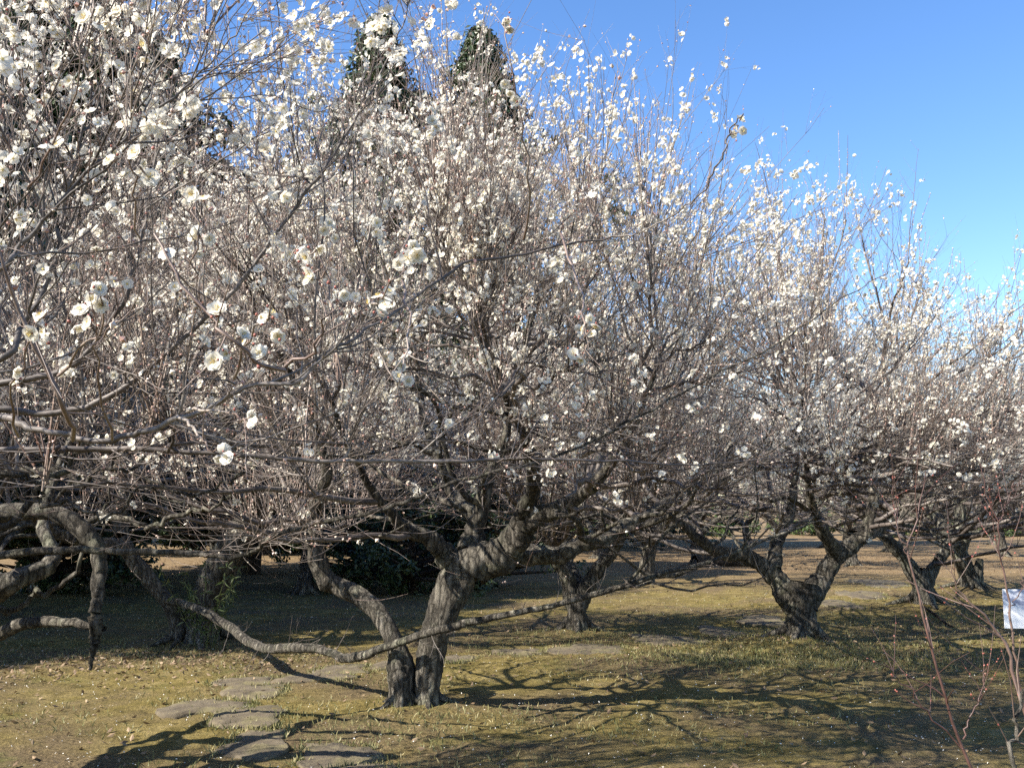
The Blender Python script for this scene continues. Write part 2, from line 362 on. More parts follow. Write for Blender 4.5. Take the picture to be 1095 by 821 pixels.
# ------------------------------------------------------------------ plum trees
class Plum:
    """limbs are lists of (x, y, z, r) world points; the crown is grown from them"""
    def __init__(self, name, label, cat, base, seed, group='white plum trees in the orchard', bark=None):
        self.bark = bark or M_BARK
        self.base = np.asarray(base, float); self.g = np.random.default_rng(seed)
        self.root = thing(name, label, cat, base, 0, 1.0, group)
        self.limbs = []; self.trunks = []
    def part(self, name, acc, mats, smooth=True):
        o = acc.build(name, mats, None, smooth, self.base)
        if o is None: return None
        o.location = (0, 0, 0); o.parent = self.root
        return o
    def trunk(self, curves, gnarl=0.16, sides=30):
        a = Acc()
        for pts in curves:
            pts = np.asarray(pts, float)
            P, R = spline(pts[:, :3], pts[:, 3], max(24, 9 * len(pts)))
            L = np.linalg.norm(np.diff(P, axis=0), axis=1).sum()
            z = P[:, 2] - self.base[2]
            R = R * (1 + 0.18 * np.exp(-np.maximum(z, 0) / 0.10) * (P[:, 2] < self.base[2] + 0.6))
            a.add(*tubes(P[None], R[None], sides, gnarl, self.g)); self.trunks.append((P, R))
            for az in self.g.uniform(0, 6.283) + np.arange(4) * 1.57 + self.g.uniform(-.6, .6, 4):
                dr = np.array([math.cos(az), math.sin(az), 0]); r0 = R[2]; L = self.g.uniform(.9, 2.2) * r0; c0 = np.array([P[2, 0], P[2, 1], self.base[2] + .03])
                q, w = spline(np.stack([c0 + dr * r0 * .35 + [0, 0, r0 * 1.1], c0 + dr * r0 * .95 + [0, 0, r0 * .35], c0 + dr * (r0 + L * .5) + [0, 0, -.005], c0 + dr * (r0 + L) + [0, 0, -.06]]), [r0 * .26, r0 * .24, r0 * .17, r0 * .08], 12)
                a.add(*tubes(q[None], w[None], 10, .15, self.g))
        self.part('trunk', a, self.bark)
    def limb(self, pts, gnarl=0.14, sides=16, mat=None, wob=0.02, k=1.0):
        pts = np.array(pts, float); pts[:, 3] *= k * np.linspace(1, .62, len(pts))
        m = max(14, 8 * len(pts))
        P, R = spline(pts[:, :3], pts[:, 3], m)
        w = np.cumsum(self.g.standard_normal((m, 3)), 0); w -= np.linspace(0, 1, m)[:, None] * w[-1]
        P = P + wob * w * 0.35
        R = R * (1 + 0.10 * np.sin(np.linspace(0, 40, m) + self.g.uniform(0, 6)) * self.g.uniform(0.3, 1, m))
        a = Acc(); a.add(*tubes(P[None], R[None], sides, gnarl, self.g))
        self.part('limb', a, mat or self.bark); self.limbs.append((P, R))
    def crown(self, n1, Rad, H, zlo, k2=10, k3=8, k4=1.0, centre=None, tmin=0.35, single=True, bias=None,
              l2=(0.6, 1.75), l3=(0.18, 0.6), zpow=0.8, whips=0, low=0, clear=0, skirt=0):
        g = self.g; c = self.base if centre is None else np.asarray(centre, float)
        LP = np.concatenate([P[int(len(P) * tmin):] for P, R in self.limbs]); LR = np.concatenate([R[int(len(R) * tmin):] for P, R in self.limbs])
        u = g.uniform(0, 1, n1) ** zpow; az = g.uniform(0, 2 * math.pi, n1)
        if bias is not None: az = bias[0] + (g.uniform(-1, 1, n1)) * bias[1]
        z = zlo + (H - zlo) * u
        rad = Rad * np.sqrt(np.maximum(1 - u ** 2.8, 0.02)) * np.sqrt(g.uniform(0.25, 1, n1))
        Tg = np.stack([c[0] + rad * np.cos(az), c[1] + rad * np.sin(az), self.base[2] + z], -1)
        if skirt:                       # low outer branches on the open side
            a8 = -math.pi / 2 + g.uniform(-1.0, 1.0, skirt); r8 = Rad * g.uniform(.55, 1.05, skirt)
            Tg = np.concatenate([Tg, np.stack([c[0] + r8 * np.cos(a8), c[1] + r8 * np.sin(a8), self.base[2] + g.uniform(1.45, 2.4, skirt)], -1)]); n1 += skirt
        p0 = np.empty((n1, 3)); r0 = np.empty(n1)
        for i in range(n1):
            dist = np.linalg.norm((LP - Tg[i]) * np.array([1, 1, 0.7]), axis=1) + 2.0 * np.maximum(LP[:, 2] - Tg[i, 2], 0)
            j = np.argmin(dist * g.uniform(0.75, 1.3, len(dist))); p0[i] = LP[j]; r0[i] = LR[j]
        m = 12; t = np.linspace(0, 1, m)[None, :, None]
        dv = Tg - p0
        mid = p0 + dv * np.array([0.62, 0.62, 0.32]) + 0.08 * np.linalg.norm(dv, axis=1, keepdims=True) * g.standard_normal((n1, 3))
        P = (1 - t) ** 2 * p0[:, None] + 2 * t * (1 - t) * mid[:, None] + t ** 2 * Tg[:, None]
        w = np.cumsum(g.standard_normal((n1, m, 3)), 1); w -= np.linspace(0, 1, m)[None, :, None] * w[:, -1:]
        w -= w[:, :1] * (1 - t)
        P = P + 0.024 * w
        L = np.linalg.norm(dv, axis=1)
        rb = np.minimum(r0 * 0.8, 0.012 + 0.010 * L)
        R = rb[:, None] * np.linspace(1, 0.28, m)[None]
        if clear:
            k_ = np.linalg.norm(P - np.array([0, 0, EYE]), axis=2).min(1) > clear; P, R = P[k_], R[k_]; n1 = len(P)
        self.P1, self.R1 = P, R
        P2, R2 = grow(P, R, k2, (0.15, 1.0), (0.35, 0.95), l2, (0.0028, 0.0062), 8, 0.2, 0.05, 0.07, g)
        P3, R3 = grow(P2, R2, k3, (0.12, 1.0), (0.4, 1.0), l3, (0.0012, 0.0020), 5, 0.28, 0.06, 0.09, g)
        kp = g.uniform(0, 1, len(P3)) < np.clip((P3[:, 2, 2] - self.base[2] - 0.8) / 1.8, 0.36, 1.0); P3, R3 = P3[kp], R3[kp]
        P4, R4 = grow(P3, R3, max(1, int(round(k4))), (0.15, 0.95), (0.6, 1.2), (0.03, 0.16), (0.0011, 0.0016), 3, 0.1, 0.03, 0.15, g)
        if k4 < 1: q = g.uniform(0, 1, len(P4)) < k4; P4, R4 = P4[q], R4[q]
        # long straight upright shoots of the last years, standing above the crown
        if whips:
            q = g.integers(0, n1, whips); tq = g.uniform(0.55, 1.0, whips); p5, T5, r5 = sample(P, R, q, tq)
            d5 = norm(0.35 * T5 + np.array([0, 0, 1.0]) + 0.28 * g.standard_normal(T5.shape))
            PW, RW = march(p5, d5, g.uniform(0.5, 1.25, whips) * g.uniform(.6, 1, whips), np.full(whips, 0.0050), 5, 0.08, 0.035, g, 0.5)
            self.PW = PW; nwhip = len(PW)
            P3 = np.concatenate([P3, PW]); R3 = np.concatenate([R3, RW])
        lo = self.base[2] + 0.95
        ok = P2[:, :, 2].min(1) > lo; P2, R2 = P2[ok], R2[ok]
        far_ = lambda Q: np.linalg.norm(Q - np.array([0, 0, EYE]), axis=2).min(1) > clear
        ok = far_(P2); P2, R2 = P2[ok], R2[ok]
        def held(Q, dz): return ~((Q[:, -1, 2] < Q[:, 0, 2] - dz) & (Q[:, -1, 2] < self.base[2] + 1.75))   # no shoots hanging out of the crown
        ok = held(P2, .12); P2, R2 = P2[ok], R2[ok]
        kd = held(P3, .05)
        isw = np.zeros(len(P3), bool)
        if whips: isw[-nwhip:] = True
        ok = (P3[:, :, 2].min(1) > lo) & far_(P3) & kd; P3, R3 = P3[ok], R3[ok]; self.is_whip = isw[ok]
        ok = (P4[:, :, 2].min(1) > lo) & far_(P4); P4, R4 = P4[ok], R4[ok]
        self.P2, self.R2, self.P3, self.R3, self.P4, self.R4 = P2, R2, P3, R3, P4, R4
        if low:   # bare crooked older wood crossing under the crown
            q = g.integers(0, len(LP), low); p6 = LP[q]; h = p6[:, 2] - self.base[2]
            ok = (h > .9) & (h < 2.6); p6, r6 = p6[ok], LR[q][ok]; k6 = len(p6); a6 = g.uniform(0, 6.283, k6)
            d6 = norm(np.stack([np.cos(a6), np.sin(a6), g.uniform(.02, .5, k6)], -1))
            PL, RL = march(p6, d6, g.uniform(.8, 2.2, k6), np.minimum(r6 * .6, g.uniform(.012, .034, k6)), 12, .03, .22, g, .3)
            ok = PL[:, :, 2].min(1) > self.base[2] + .7; PL, RL = PL[ok], RL[ok]
            a = Acc(); a.add(*tubes(PL, RL, 8, .10, g)); stuff(self.part('bare_bough', a, self.bark))
            P7, R7 = grow(PL, RL, 5, (.2, 1), (.4, 1.1), (.2, .8), (.002, .006), 6, .1, .05, .16, g)
            ok = (P7[:, :, 2].min(1) > self.base[2] + 1.0) & ~((P7[:, -1, 2] < P7[:, 0, 2] - .06) & (P7[:, -1, 2] < self.base[2] + 1.75)); P2 = P2; self.PLow = (P7[ok], R7[ok])
        if single:
            for i in range(n1):
                a = Acc(); a.add(*tubes(P[i:i + 1], R[i:i + 1], 7, 0.05, g)); self.part('branch', a, M_BRANCH)
        else:
            a = Acc(); a.add(*tubes(P, R, 6, 0.05, g)); stuff(self.part('branch', a, M_BRANCH))
        a = Acc(); a.add(*tubes(P2, R2, 4)); a.add(*tubes(P3, R3, 3), 1); a.add(*tubes(P4, R4, 3), 1)
        if low: a.add(*tubes(*self.PLow, 4))
        stuff(self.part('twig', a, [M_BRANCH, M_TWIG]))
    def blossom_points(self, n, zmin, zfull, low=0.05, tight=0.025, on=None):
        """flower centres in little clusters along the young twigs"""
        g = self.g
        P3 = self.P3 if on is None else on
        wt = np.clip((P3[:, 2, 2] - self.base[2] - zmin) / (zfull - zmin), low, 1.0)
        # neighbouring twigs flower together, others stay bare
        ph = np.sin(P3[:, 0, 0] * 2.1 + 1.3 * np.sin(P3[:, 0, 1] * 1.7)) * np.sin(P3[:, 0, 1] * 1.9 + P3[:, 0, 2] * 2.3)
        wt = wt * (0.16 + 0.84 * (ph > -0.05)) * np.where(self.is_whip, 3.0, 1.0) if len(P3) == len(getattr(self, 'is_whip', ())) else wt; wt /= wt.sum()
        nc = int(n / 3.1); idx = g.choice(len(P3), nc, p=wt); t = g.beta(1.6, 1.3, nc)
        if len(getattr(self, 'is_whip', ())) == len(P3): t = np.where(self.is_whip[idx], t * .68, t)
        p, T, _ = sample(P3, np.zeros(P3.shape[:2]), idx, t)
        cnt = 1 + g.geometric(0.36, nc); cnt = np.minimum(cnt, 8)
        p = np.repeat(p, cnt, 0); T = np.repeat(T, cnt, 0)
        off = norm(g.standard_normal(p.shape)); off = norm(off - 0.5 * T * (off * T).sum(1, keepdims=True))
        p = p + off * g.uniform(0.5, 1.0, (len(p), 1)) * tight + T * g.uniform(-0.03, 0.03, (len(p), 1))
        ax = norm(off + 0.35 * g.standard_normal(p.shape) + np.array([0, 0, 0.15]))
        return p, ax
    def blossoms(self, n, zmin, zfull, size=0.0145, lod='mid', nsingle=0, nbud=0, low=0.05):
        g = self.g
        p, ax = self.blossom_points(n, zmin, zfull, low)
        s = size * g.uniform(0.65, 1.15, len(p)); rot = rand_rot(len(p), g, ax)
        if nsingle:
            d = np.linalg.norm(p - np.array([0, 0, EYE]), axis=1)
            v = p - np.array([0, 0, EYE]); u = v[:, 0] / np.maximum(v[:, 1], .1)
            d[(np.abs(u) > 0.52) | (v[:, 1] < 0.5) | (v[:, 2] / np.maximum(v[:, 1], .1) > 0.53)] = 1e9
            near = np.argsort(d)[:nsingle]
            for i in near:
                o = link('blossom', MID_MESH[int(g.integers(2))], self.root)
                M = Matrix([list(rot[i][r]) for r in range(3)]).to_4x4()
                o.matrix_local = Matrix.Translation(Vector(p[i] - self.base)) @ M @ Matrix.Scale(float(s[i]), 4)
            keep = np.ones(len(p), bool); keep[near] = False
            p, s, rot = p[keep], s[keep], rot[keep]
        a = Acc()
        tv, tf = (MID_V, MID_F) if lod == 'mid' else (FAR_V, FAR_F)
        a.add(*scatter(tv, tf, p, rot, s))
        if lod == 'mid': a.add(*scatter(CEN_V, CEN_F, p, rot, s), 1)
        stuff(self.part('blossom', a, [M_PETAL, M_STAMEN], False))
        if nbud:
            idx = g.integers(0, len(self.P3), nbud); t = g.beta(2.2, 1.0, nbud)
            q, T, _ = sample(self.P3, np.zeros(self.P3.shape[:2]), idx, t)
            if hasattr(self, 'PW'):
                nw = len(self.PW) * 14; i2 = g.integers(0, len(self.PW), nw)
                q2, T2, _ = sample(self.PW, np.zeros(self.PW.shape[:2]), i2, g.uniform(.15, 1, nw)); q = np.concatenate([q, q2]); T = np.concatenate([T, T2])
            ok = q[:, 2] > self.base[2] + zmin * 0.8; q, T = q[ok], T[ok]
            d = norm(g.standard_normal(q.shape) + T)
            a = Acc(); a.add(*scatter(BUD_V, BUD_F, q + d * 0.003, rand_rot(len(q), g, d), g.uniform(0.0034, 0.0074, len(q))))
            stuff(self.part('bud', a, [M_BUD], False))

def mid_meshes():
    out = []
    for k in range(2):
        V, Fq = petal_ring(6, 0.03, 1.0, 0.0, (0.3, 0.62)[k], 0.46, 0.4)
        b, fb = petal_ring(5, 0.03, 0.72, 0.05, (0.5, 0.8)[k], 0.36, 1.0)
        c, fc = octa(0.17, 0.2, 0.22)
        n1, n2 = len(V), len(V) + len(b)
        out.append(mesh_from('blossom', np.concatenate([V, b, c]), [(Fq, 0), (fb + n1, 0), (fc + n2, 1)], [M_PETAL, M_STAMEN], False))
    return out
MID_MESH = mid_meshes()
def T(pts):
    """(x, y, depth, thickness in pixels) of the photograph to (x, y, z, radius)"""
    out = []
    for x, y, d, w in pts:
        p = W(x, y, d); out.append((*p, 0.5 * w * d / F))
    return out

GR = 'white plum trees in the orchard'
bA = GP(440, 757); bB = GP(617, 677); bC = GP(858, 690); bD = GP(990, 651); bE = GP(1038, 632); bG = GP(203, 690)
for b_, h_, r_ in ((bA, .05, .5), (bB, .06, .5), (bC, .13, .75), (bD, .10, .6), (bE, .08, .6), (bG, .06, .5)):
    MOUNDS.append((b_[0], b_[1], h_, r_))
def onG(p): return np.array([p[0], p[1], float(ground_z(p[0], p[1])) - 0.03])

# --- A, the forked tree in the middle foreground
dA = bA[1]
A = Plum('plum_tree', 'large white plum tree with a thick forked trunk in the middle foreground', 'tree', onG(bA), 11)
A.trunk([T([(456, 762, dA, 25), (456, 735, dA, 26), (460, 700, dA, 30), (473, 655, dA, 34), (488, 620, dA, 40), (503, 597, dA, 38)]),
         T([(430, 764, dA - .05, 24), (429, 735, dA - .05, 24), (428, 714, dA - .03, 27), (424, 692, dA, 19), (408, 660, dA + .1, 18), (385, 638, dA + .2, 18), (352, 622, dA + .3, 19)])], 0.17)
A.limb(T([(352, 622, dA + .3, 21), (342, 604, dA + .3, 21), (337, 575, dA + .3, 20), (341, 540, dA + .2, 17), (345, 500, dA, 14), (330, 440, dA - .3, 11), (300, 380, dA - .6, 8)]))
A.limb(T([(497, 606, dA, 32), (478, 592, dA, 26), (462, 578, dA - .1, 21), (446, 566, dA - .2, 18), (425, 553, dA - .3, 15), (405, 535, dA - .5, 13), (380, 495, dA - .8, 11), (355, 430, dA - 1, 8)]))
A.limb(T([(502, 605, dA, 44), (525, 594, dA, 40), (543, 580, dA - .1, 34), (556, 560, dA - .2, 30), (572, 548, dA - .3, 26), (600, 538, dA - .5, 22), (632, 520, dA - .8, 17), (670, 470, dA - 1.2, 12), (700, 400, dA - 1.5, 8)]))
A.limb(T([(530, 592, dA + .1, 30), (565, 589, dA + .1, 22), (598, 590, dA, 21), (618, 581, dA, 20), (645, 577, dA, 18), (668, 566, dA + .2, 15), (700, 545, dA + .4, 13), (740, 520, dA + .8, 10), (790, 470, dA + 1, 7)]))
A.limb(T([(500, 598, dA, 34), (508, 575, dA + .1, 24), (514, 550, dA + .1, 20), (522, 515, dA, 18), (540, 460, dA - .1, 14), (560, 380, dA - .2, 10), (590, 280, dA - .2, 7)]))
A.limb(T([(512, 560, dA + .1, 18), (490, 535, dA + .4, 16), (470, 500, dA + .8, 13), (450, 440, dA + 1.1, 10), (440, 350, dA + 1.3, 7)]))
A.limb(T([(556, 560, dA - .2, 22), (570, 520, dA - .6, 17), (560, 480, dA - 1.2, 14), (540, 430, dA - 1.8, 10), (520, 360, dA - 2.2, 7)]))
A.crown(90, 2.75, 4.85, 1.3, 12, 10, 0.8, centre=(bA[0] + .1, bA[1] - .6, 0), whips=750, skirt=10, low=26)
A.blossoms(17500, 1.2, 2.9, 0.0175, 'mid', 100, 11000, 0.14)

# --- C, the short stout tree on the right
dC = bC[1]
Ct = Plum('plum_tree', 'stout plum tree with short greenish fluted trunk on a grassy mound, right of centre', 'tree', onG(bC), 23)
Ct.trunk([T([(860, 698, dC, 33), (858, 675, dC, 30), (856, 650, dC, 31), (857, 632, dC, 38), (858, 622, dC, 34)])], 0.15)
Ct.limb(T([(850, 650, dC, 26), (836, 625, dC, 23), (822, 606, dC, 20), (800, 592, dC - .1, 17), (775, 586, dC - .2, 17), (750, 575, dC - .3, 14), (715, 550, dC - .6, 10), (680, 500, dC - .8, 7)]))
Ct.limb(T([(862, 648, dC, 26), (874, 625, dC, 22), (886, 606, dC, 20), (902, 588, dC, 20), (920, 572, dC, 18), (928, 545, dC, 14), (935, 500, dC, 14), (960, 420, dC, 9)]))
Ct.limb(T([(826, 608, dC, 24), (832, 580, dC + .2, 20), (845, 550, dC + .3, 18), (850, 500, dC + .2, 14), (855, 420, dC, 9)]), k=.75)
Ct.limb(T([(895, 594, dC, 24), (880, 565, dC - .4, 19), (870, 540, dC - .9, 16), (865, 500, dC - 1.4, 12), (850, 440, dC - 1.8, 8)]), k=.75)
Ct.limb(T([(915, 574, dC, 20), (940, 560, dC + .3, 16), (975, 540, dC + .4, 13), (1010, 500, dC + .4, 9)]))
Ct.crown(80, 3.5, 5.05, 1.4, 12, 9, 0.6, whips=700, skirt=28, low=22)
Ct.blossoms(21000, 0.8, 2.0, 0.0190, 'mid', 100, 7000, 0.25)

# --- G, the leaning tree on the left with the low branch that runs past the middle tree
dG = bG[1]
G = Plum('plum_tree', 'leaning plum tree with ivy tuft whose lowest branch sweeps along the ground', 'tree', onG(bG), 37)
G.trunk([T([(212, 697, dG, 40), (214, 670, dG, 34), (222, 640, dG, 32), (238, 605, dG, 34), (255, 575, dG, 34), (275, 550, dG, 30)]),
         T([(197, 697, dG - .1, 22), (194, 680, dG - .1, 17), (186, 655, dG - .15, 15), (172, 635, dG - .2, 14), (156, 615, dG - .25, 15), (140, 596, dG - .3, 14), (130, 575, dG - .3, 14)])], 0.17)
G.limb(T([(130, 575, dG - .3, 16), (128, 550, dG - .3, 15), (133, 520, dG - .4, 13), (110, 470, dG - .5, 10), (95, 400, dG - .6, 7)]))
G.limb(T([(275, 550, dG, 28), (300, 525, dG + .1, 22), (320, 490, dG + .2, 17), (330, 430, dG + .2, 12), (345, 340, dG, 8)]))
G.limb(T([(262, 565, dG, 26), (270, 535, dG - .4, 20), (262, 500, dG - .9, 16), (240, 450, dG - 1.3, 12), (220, 370, dG - 1.6, 8)]))
G.limb(T([(136, 585, dG - .3, 16), (110, 580, dG - .6, 15), (80, 575, dG - .9, 15), (40, 560, dG - 1.2, 13), (0, 545, dG - 1.4, 11), (-50, 500, dG - 1.6, 8)]))
G.limb(T([(176, 640, dG - .2, 9), (197, 646, dG - .5, 9), (218, 656, dG - .9, 10), (245, 672, dG - 1.5, 11), (276, 693, dG - 2.3, 13), (305, 694, dG - 2.9, 12), (340, 696, dG - 3.3, 12), (362, 706, dG - 3.6, 13), (385, 706, dG - 3.8, 13),
          (420, 694, dG - 4.0, 13), (480, 676, dG - 4.2, 11.5), (550, 660, dG - 4.3, 10.5), (620, 641, dG - 4.4, 10), (700, 617, dG - 4.5, 8), (760, 603, dG - 4.5, 7), (830, 575, dG - 4.5, 5), (880, 555, dG - 4.4, 3)]), 0.05, 12, M_BARK, k=.9, wob=.012)
G.crown(80, 3.0, 5.0, 1.3, 11, 10, .6, tmin=0.3, whips=700, low=60)
lp_, lr_ = G.limbs[-1]
sp1, sr1 = grow(lp_[None], lr_[None], 52, (.12, 1.0), (.7, 1.35), (.05, .42), (.0022, .0042), 6, .12, .02, .16, G.g)
sp2, sr2 = grow(sp1, sr1, 3, (.2, 1.0), (.5, 1.1), (.03, .16), (.0014, .0022), 4, .1, .03, .16, G.g)
a = Acc(); a.add(*tubes(sp1, sr1, 5)); a.add(*tubes(sp2, sr2, 4)); stuff(G.part('spur', a, [M_BRANCH]))
G.blossoms(11500, 1.6, 3.2, 0.0170, 'mid', 60, 5000, 0.0)

# --- N, the tree just outside the left edge whose flowering branches hang across the near view
N = Plum('plum_tree', 'nearest plum, trunk outside the left edge, its large blossoms hanging close to the viewer', 'tree', onG((-4.6, 4.0)), 51)
N.trunk([[(-4.6, 4.0, -.1, .24), (-4.58, 4.0, .4, .19), (-4.5, 4.0, .9, .18), (-4.4, 3.95, 1.2, .17)]], 0.15)
nb = (-4.4, 3.95, 1.15)
def from_trunk(pts, r): return [(nb[0], nb[1], nb[2], r)] + [((nb[0] + pts[0][0]) * .5, (nb[1] + pts[0][1]) * .5, (nb[2] + pts[0][2]) * .5 + .08, (r + pts[0][3]) * .5)] + pts
N.limb(from_trunk(T([(-60, 462, 3.1, 17), (20, 466, 3.0, 14), (70, 473, 2.95, 13.5), (135, 466, 2.9, 13), (190, 440, 2.85, 12), (245, 409, 2.8, 11), (300, 390, 2.8, 10), (345, 352, 2.85, 9), (400, 318, 2.95, 8.5), (485, 270, 3.1, 8), (560, 256, 3.2, 7), (640, 247, 3.3, 6), (690, 240, 3.2, 4), (735, 208, 3.1, 5.5), (765, 168, 3.0, 6), (784, 142, 3.0, 6), (795, 122, 3.0, 5)]), .11), .05, 12, M_BRANCH, .012, .5)
N.limb(from_trunk(T([(-60, 490, 4.2, 16), (60, 482, 4.2, 14), (200, 478, 4.2, 12), (300, 482, 4.25, 11), (400, 487, 4.3, 10), (520, 488, 4.4, 9), (640, 490, 4.5, 7), (740, 497, 4.6, 5), (840, 490, 4.6, 3)]), .11), .06, 12, M_BRANCH, .012, .52)
N.limb(from_trunk(T([(-60, 600, 5.4, 22), (60, 588, 5.3, 18), (177, 591, 5.2, 13), (255, 594, 5.1, 12), (290, 576, 5.0, 12), (335, 560, 5.0, 12), (410, 545, 4.9, 11), (465, 526, 4.9, 10), (540, 505, 4.9, 9.5), (620, 476, 5.0, 8.5), (690, 440, 5.0, 7.5), (760, 403, 5.1, 6.5), (830, 372, 5.1, 5), (900, 320, 5.2, 3.5), (950, 290, 5.2, 2.5)]), .12), .06, 12, M_BARK, .014, .5)
N.limb(from_trunk(T([(-40, 400, 2.6, 15), (30, 330, 2.6, 12), (62, 235, 2.6, 9), (88, 130, 2.6, 7), (112, 0, 2.6, 5)]), .10), .06, 10, M_BRANCH, .012, .6)
N.limb(from_trunk(T([(-60, 430, 3.6, 16), (70, 400, 3.6, 13), (130, 330, 3.6, 11), (155, 240, 3.6, 9), (172, 130, 3.6, 8), (205, 20, 3.6, 6), (215, -60, 3.6, 4)]), .10), .06, 10, M_BRANCH, .012, .6)
N.limb(from_trunk(T([(-60, 440, 3.8, 16), (90, 440, 3.8, 13), (190, 380, 3.8, 11), (260, 300, 3.8, 9), (330, 205, 3.8, 8), (395, 110, 3.8, 6), (430, 30, 3.8, 4), (445, -30, 3.8, 3)]), .10), .06, 10, M_BRANCH, .012, .6)
N.limb(from_trunk(T([(-60, 320, 2.4, 12), (20, 260, 2.4, 10), (110, 180, 2.4, 8), (190, 110, 2.4, 6), (240, 50, 2.4, 4), (290, -20, 2.4, 3)]), .09), .05, 10, M_BRANCH, .010, .6)
N.limb(from_trunk(T([(-60, 560, 6.0, 26), (40, 548, 6.0, 22), (95, 575, 6.0, 24), (104, 612, 5.95, 18), (102, 645, 5.9, 16), (100, 672, 5.9, 20), (101, 690, 5.9, 11), (96, 716, 5.9, 5)]), .14), .16, 14, M_BARK, .012)
N.limb(from_trunk(T([(-40, 690, 6.2, 18), (30, 672, 6.1, 16), (80, 670, 6.0, 13), (112, 672, 5.9, 9)]), .10), .12, 12, M_BARK, .012)
N.limb(from_trunk(T([(-30, 640, 6.6, 34), (20, 622, 6.6, 26), (60, 600, 6.8, 20), (48, 565, 7, 17), (60, 510, 7.2, 13), (90, 440, 7.2, 9)]), .15), .16, 16, M_BARK, .012)
for q in ([(-60, 520, 6.4, 22), (20, 500, 6.3, 17), (80, 520, 6.2, 14), (140, 512, 6.2, 12), (200, 530, 6.1, 10), (260, 505, 6.0, 7)], [(-60, 590, 7.2, 24), (10, 575, 7.2, 20), (70, 588, 7.1, 18), (130, 585, 7.0, 15), (185, 575, 6.9, 12), (230, 545, 6.8, 9), (260, 500, 6.8, 6)],
          [(-40, 540, 5.6, 18), (30, 520, 5.6, 14), (90, 490, 5.6, 12), (130, 500, 5.6, 10), (190, 470, 5.6, 8), (240, 430, 5.6, 5)], [(-60, 505, 5.0, 16), (30, 512, 5.0, 13), (70, 545, 5.0, 11), (120, 550, 5.0, 9), (165, 535, 5.0, 7), (210, 545, 5.0, 4)],
          [(-60, 620, 6.9, 22), (0, 650, 6.8, 17), (45, 640, 6.8, 14), (90, 610, 6.7, 12), (120, 560, 6.7, 10), (110, 500, 6.7, 7)]):
    N.limb(from_trunk(T(q), .12), .15, 12, M_BARK, .06, .5)
# fine growth: on the traced limbs (close to the viewer) as well as a crown of its own
gN = N.g
LPm = [np.array(spline(P, R, 24)[0]) for P, R in N.limbs[:7]]; LRm = [np.array(spline(P, R, 24)[1]) for P, R in N.limbs[:7]]
LPs, LRs = np.stack(LPm), np.stack(LRm)
EP2, ER2 = grow(LPs, LRs, 33, (0.26, 1.0), (0.5, 1.25), (0.3, 0.9), (0.0020, 0.0045), 8, 0.25, 0.06, 0.16, gN)
EP3, ER3 = grow(EP2, ER2, 9, (0.12, 1.0), (0.4, 1.15), (0.10, 0.42), (0.0010, 0.0018), 5, 0.2, 0.06, 0.12, gN)
def clear_of_viewer(P, R, dmin):
    d = np.linalg.norm(P - np.array([0, 0, EYE]), axis=2).min(1); k = d > dmin
    return P[k], R[k]
EP2, ER2 = clear_of_viewer(EP2, ER2, 1.35); EP3, ER3 = clear_of_viewer(EP3, ER3, 1.35)
def pruned(P, R):                   # the tip of the long branch carries little above itself
    x_, z_ = P[:, :, 0].max(1), P[:, :, 2].max(1); k = ~(((x_ > .42) & (z_ > 2.85)) | ((x_ > .62) & (z_ > 2.4)) | ((x_ > .0) & (gN.uniform(0, 1, len(P)) < .55))); return P[k], R[k]
def lifted(P, R): k = (P[:, :, 2].min(1) > 1.15) & ~((P[:, -1, 2] < P[:, 0, 2] - .08) & (P[:, -1, 2] < 1.7)); return P[k], R[k]
EP2, ER2 = lifted(EP2, ER2); EP3, ER3 = lifted(EP3, ER3)
EP2, ER2 = pruned(EP2, ER2); EP3, ER3 = pruned(EP3, ER3)
N.crown(60, 2.6, 4.8, 1.4, 11, 10, .6, centre=(-3.2, 3.7, 0), tmin=0.12, whips=400, clear=1.7)
cut = [clear_of_viewer(N.P3, N.R3, 1.5)]
N.is_whip = ()
N.P3, N.R3 = cut[0]
